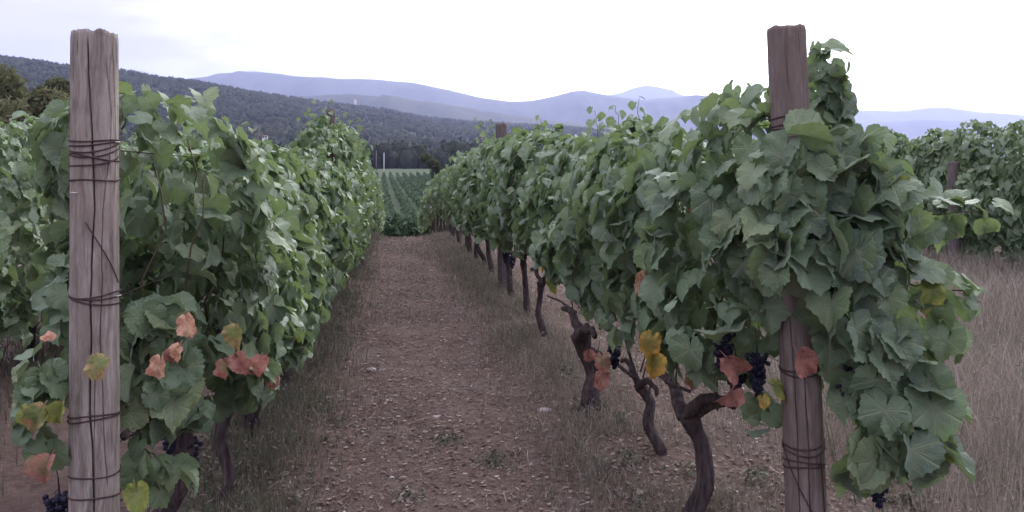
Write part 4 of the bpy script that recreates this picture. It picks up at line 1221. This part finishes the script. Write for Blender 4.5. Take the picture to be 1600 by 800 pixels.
# ------------------------------------------------------------------ grass, litter, stones
def blades(X, Y, Hh, Wd, lean, tint, name, label, heads=None):
    n = len(X); a = rng.random(n) * 6.28; b = rng.random(n) * 6.28
    z = gz(X, Y)
    dx, dy = np.cos(a), np.sin(a); lx, ly = np.cos(b) * lean * Hh, np.sin(b) * lean * Hh
    def pt(t, w, s):
        return np.stack([X + lx * t * t + dx * w * s, Y + ly * t * t + dy * w * s, z + Hh * t * (1 - .25 * lean * t) - .01], -1)
    V = np.stack([pt(0, Wd, -.5), pt(0, Wd, .5), pt(.55, Wd, .4), pt(.55, Wd, -.4), pt(1, Wd, 0)], 1).reshape(-1, 3)
    o = np.arange(n)[:, None] * 5
    F = np.concatenate([o + [0, 1, 2], o + [0, 2, 3], o + [3, 2, 4]])
    T = np.repeat(tint, 5)
    if heads is not None:
        ii = np.where(heads)[0]; m = len(ii)
        top = pt(1.0, 0, 0)[ii]; prev = pt(.8, 0, 0)[ii]; ax = top - prev; ax /= np.linalg.norm(ax, axis=1)[:, None]
        ax = ax + np.stack([np.cos(b[ii]), np.sin(b[ii]), -.3 * np.ones(m)], -1) * .5
        Lh = rng.uniform(.018, .036, m)[:, None]; wv = Lh * .13
        e1 = np.stack([dx[ii], dy[ii], 0 * dx[ii]], -1); e2 = np.cross(ax, e1)
        c = top + ax * Lh * .45
        HVt = np.stack([top - ax * Lh * .05, c + e1 * wv, c + e2 * wv, c - e1 * wv, c - e2 * wv, top + ax * Lh], 1).reshape(-1, 3)
        q = np.arange(m)[:, None] * 6 + len(V)
        F = np.concatenate([F] + [q + f for f in ([0, 2, 1], [0, 3, 2], [0, 4, 3], [0, 1, 4], [5, 1, 2], [5, 2, 3], [5, 3, 4], [5, 4, 1])])
        V = np.vstack([V, HVt]); T = np.concatenate([T, np.repeat(rng.uniform(.55, .95, m), 6)])
    ob = obj(name, mesh_np(name, V, F, M['grass'], {'tint': np.clip(T, 0, 1)}))
    tag(ob, label, 'grass', kind='stuff')

def strip(x0, wid, y0, y1, n, hmin, hmax, tmu, name, label, headp, wid2=.004):
    u = rng.random(n); y = y0 + (y1 - y0) * u ** 1.7
    x = x0 + rng.normal(0, wid, n)
    dens = fbm(x * 1.5, y * 1.5, x0, 3) > -.35
    x, y = x[dens], y[dens]; m = len(x)
    h = rng.uniform(hmin, hmax, m) * (0.75 + .5 * (fbm(x * 2, y * 2, 5, 2) + .5))
    h = np.clip(h, .03, hmax * 1.4)
    blades(x, y, h, rng.uniform(.6, 1.3, m) * wid2 * (1 + y / 12), rng.uniform(.1, .7, m), rng.normal(tmu, .2, m) + .15 * fbm(x, y, 3, 2), name, label, rng.random(m) < headp)
strip(XL + .05, .19, 1.6, 24, 32000, .04, .14, .42, 'grass', 'grey green weeds and grass under the left vine row', .10)
strip(XR - .14, .27, 1.8, 24, 30000, .03, .12, .62, 'grass', 'dry grass with pale seed heads under the right vine row', .14)
strip(-3.0, .5, 3, 16, 7000, .06, .25, .2, 'grass', 'grass under the outer row at the left edge', .05)
# scattered tufts in the path
n = 26000
x = rng.uniform(-.7, 1.4, n); y = 1.6 + 22 * rng.random(n) ** 1.6
k_ = fbm(x * 1.3 + 4, y * 1.3, 1.2, 3) > .18; x, y = x[k_], y[k_]; m = len(x)
blades(x, y, rng.uniform(.015, .075, m), rng.uniform(.0015, .004, m) * (1 + y / 10), rng.uniform(.3, .9, m), rng.normal(.30, .2, m), 'grass', 'low grey green tufts scattered over the dirt path', rng.random(m) < .04)
# the dry meadow to the right
n = 95000
y = 1.6 + 20 * rng.random(n) ** 1.4; x = rng.uniform(1.75, 9.6, n) ; x = np.where(rng.random(n) < .10, rng.uniform(9.5, 14, n), x)
px_, py_, yc_ = project(np.stack([x, y, np.zeros(n)], -1))
k_ = (px_ > 900) & (px_ < 1750) & (rng.random(n) < smooth((x - 1.6) / .9)); x, y = x[k_], y[k_]; m = len(x)
clump = fbm(x * .9, y * .9, 7, 3)
blades(x, y, np.clip(rng.uniform(.12, .42, m) * (1 + .75 * clump) * smooth((x - 1.2) / 1.4), .05, .75), rng.uniform(.002, .0045, m) * (1 + y / 9), rng.uniform(.15, .8, m), rng.normal(.62, .24, m) + .25 * clump, 'grass', 'tall dry straw coloured grass of the meadow right of the vines', rng.random(m) < .12)

def litter():
    n = 42000
    y = 1.7 + 23 * rng.random(n) ** 1.7; x = rng.uniform(-1.3, 2.6, n)
    d = np.hypot(x, y)
    Ls = rng.uniform(.006, .026, n) * np.where(rng.random(n) < .05, 3.5, 1); Ws = rng.uniform(.0008, .0022, n) * (1 + d / 8)
    a = rng.random(n) * np.pi * 2; tl = rng.normal(0, .18, n)
    c, s = np.cos(a), np.sin(a); z = gz(x, y) + .008
    C = np.stack([x, y, z], -1); E = np.stack([c * Ls, s * Ls, tl * Ls], -1); W = np.stack([-s * Ws, c * Ws, .4 * Ws], -1); bend = np.stack([-s, c, .3 * np.ones(n)], -1) * (Ls * rng.normal(0, .25, n))[:, None]
    V = np.stack([C - E - W, C - E + W, C + bend + W, C + bend - W, C + E], 1).reshape(-1, 3)
    o = np.arange(n)[:, None] * 5
    F = np.concatenate([o + [0, 1, 2], o + [0, 2, 3], o + [3, 2, 4]])
    T = np.repeat(np.clip(rng.normal(.44, .27, n), 0, 1), 5)
    parts = [(V, F)]
    # curled dead leaves and chips
    m = 26000
    y = 1.7 + 23 * rng.random(m) ** 1.6; x = rng.uniform(-1.2, 2.4, m)
    sz = rng.uniform(.003, .013, m) * (1 + np.hypot(x, y) / 20); a = rng.random(m) * 6.28
    q = np.array([(-1, -.6, 0), (1, -.5, .3), (.7, .7, .05), (-.6, .8, .35)])
    Vq = np.stack([(q[:, 0] * np.cos(a)[:, None] - q[:, 1] * np.sin(a)[:, None]) * sz[:, None] + x[:, None], (q[:, 0] * np.sin(a)[:, None] + q[:, 1] * np.cos(a)[:, None]) * sz[:, None] + y[:, None], q[:, 2] * sz[:, None] * rng.uniform(.2, 1.6, m)[:, None] + gz(x, y)[:, None] + .006], -1).reshape(-1, 3)
    o = np.arange(m)[:, None] * 4 + len(V)
    F2 = np.concatenate([o + [0, 1, 2], o + [0, 2, 3]])
    T = np.concatenate([T, np.repeat(np.clip(rng.normal(.33, .28, m), 0, 1), 4)])
    ob = obj('dry_litter', mesh_np('dry_litter', np.vstack([V, Vq]), np.vstack([F, F2]), M['straw'], {'tint': T}))
    tag(ob, 'straw, chips and dead leaves strewn over the reddish path', 'litter', kind='stuff')
    # stones
    m = 2200
    y = 1.7 + 21 * rng.random(m) ** 1.6; x = rng.uniform(-1.3, 2.8, m)
    sz = rng.uniform(.005, .014, m) * (1 + np.hypot(x, y) / 18) * np.where(rng.random(m) < .04, 1.9, 1)
    q = []
    for (c, s, o_) in ((.55, .8, 0), (-.3, 1, .5)): q += [(math.cos((i + o_) * 2 * math.pi / 6) * s, math.sin((i + o_) * 2 * math.pi / 6) * s, c) for i in range(6)]
    q = np.array([(0, 0, .85)] + q); fq = [(0, 1 + i, 1 + (i + 1) % 6) for i in range(6)]
    for i in range(6): fq += [(1 + i, 7 + i, 1 + (i + 1) % 6), (1 + (i + 1) % 6, 7 + i, 7 + (i + 1) % 6)]
    fq = np.array(fq)
    V = q[None] * (sz[:, None] * rng.uniform(.6, 1.3, (m, 13)))[..., None] * np.stack([rng.uniform(.7, 1.4, m), rng.uniform(.7, 1.2, m), rng.uniform(.4, .8, m)], -1)[:, None]
    V = V + np.stack([x, y, gz(x, y)], -1)[:, None]
    F = (fq[None] + (np.arange(m) * 13)[:, None, None]).reshape(-1, 3)
    ob = obj('gravel', mesh_np('gravel', V.reshape(-1, 3), F, M['stone'], {'tint': np.repeat(np.clip(rng.normal(.55, .25, m), 0, 1), 13)}, flat=True))
    tag(ob, 'small pale stones scattered over the soil of the path', 'stones', kind='stuff')
litter()

def weeds():
    r = np.random.default_rng(77)
    Ps, Ns, Ts, Ss, Cs = [], [], [], [], []
    def patch(cx, cy, rad, n, h):
        a = r.random(n) * 6.28; q = rad * np.abs(r.normal(0, .75, n)) * (1 + .5 * np.sin(3 * a + cx * 9))
        x, y = cx + np.cos(a) * q, cy + np.sin(a) * q
        z = gz(x, y) + h * r.random(n) * np.maximum(1 - (q / rad) ** 2, .1) + .006
        Ps.append(np.stack([x, y, z], -1)); Ns.append(np.stack([np.cos(a) * .5, np.sin(a) * .5, np.ones(n)], -1) + r.normal(0, .45, (n, 3)))
        Ts.append(np.stack([np.cos(a), np.sin(a), -.1 * np.ones(n)], -1) + r.normal(0, .4, (n, 3))); Ss.append(r.uniform(.012, .038, n)); Cs.append(np.clip(r.normal(.48, .2, n), 0, 1))
    for px, py, rad, n, h in [(380, 640, .20, 420, .14), (345, 690, .2, 340, .10), (450, 590, .16, 220, .08), (300, 760, .22, 420, .14), (770, 720, .13, 190, .05), (700, 690, .10, 120, .04), (980, 740, .15, 240, .08), (585, 480, .3, 90, .05), (1180, 760, .18, 200, .08), (880, 600, .25, 220, .08), (640, 780, .12, 110, .03), (1420, 790, .2, 200, .06)]:
        c = on_ground(px, py); patch(c[0], c[1], rad, n, h)
    for i in range(90):
        sd = r.random() < .5
        patch((XL + .12 if sd else XR - .1) + r.normal(0, .16), 2 + 13 * r.random() ** 1.3, r.uniform(.04, .14), int(r.uniform(15, 60)), r.uniform(.02, .09))
    P, Nn, T, S, C = [np.concatenate(q) for q in (Ps, Ns, Ts, Ss, Cs)]
    FR = frames(Nn, T); tv, tf, ta = LOW[1]
    tv = tv * [.62, 1.2, 1]
    W = np.einsum('nij,vj->nvi', FR * S[:, None, None], tv) + P[:, None]
    F = (tf[None] + (np.arange(len(P)) * len(tv))[:, None, None]).reshape(-1, 3)
    o = obj('weeds', mesh_np('weeds', W.reshape(-1, 3), F, M['grass'], {'tint': np.repeat(C, len(tv))}))
    tag(o, 'small broad leaved grey green weeds growing at the feet of the vines', 'weeds', kind='stuff')
weeds()

# ------------------------------------------------------------------ air
def haze():
    k = N('evening_haze')
    v = k.n('ShaderNodeVolumePrincipled')
    v.inputs['Color'].default_value = (0.60, 0.67, 1.0, 1)
    v.inputs['Density'].default_value = 0.88e-4
    v.inputs['Anisotropy'].default_value = 0.35
    k.l(v.outputs['Volume'], k.out.inputs['Volume'])
    s = 17000.0; z0, z1 = -40.0, 1320.0
    V = np.array([(x, y, z) for z in (z0, z1) for y in (-s, s) for x in (-s, s)], float)
    F = np.array([(0, 2, 3, 1), (4, 5, 7, 6), (0, 1, 5, 4), (2, 6, 7, 3), (0, 4, 6, 2), (1, 3, 7, 5)])
    o = obj('haze', mesh_np('haze', V, F, k.m, flat=True))
    tag(o, 'thin lavender evening haze over the valley and mountains', 'haze', kind='stuff')
haze()
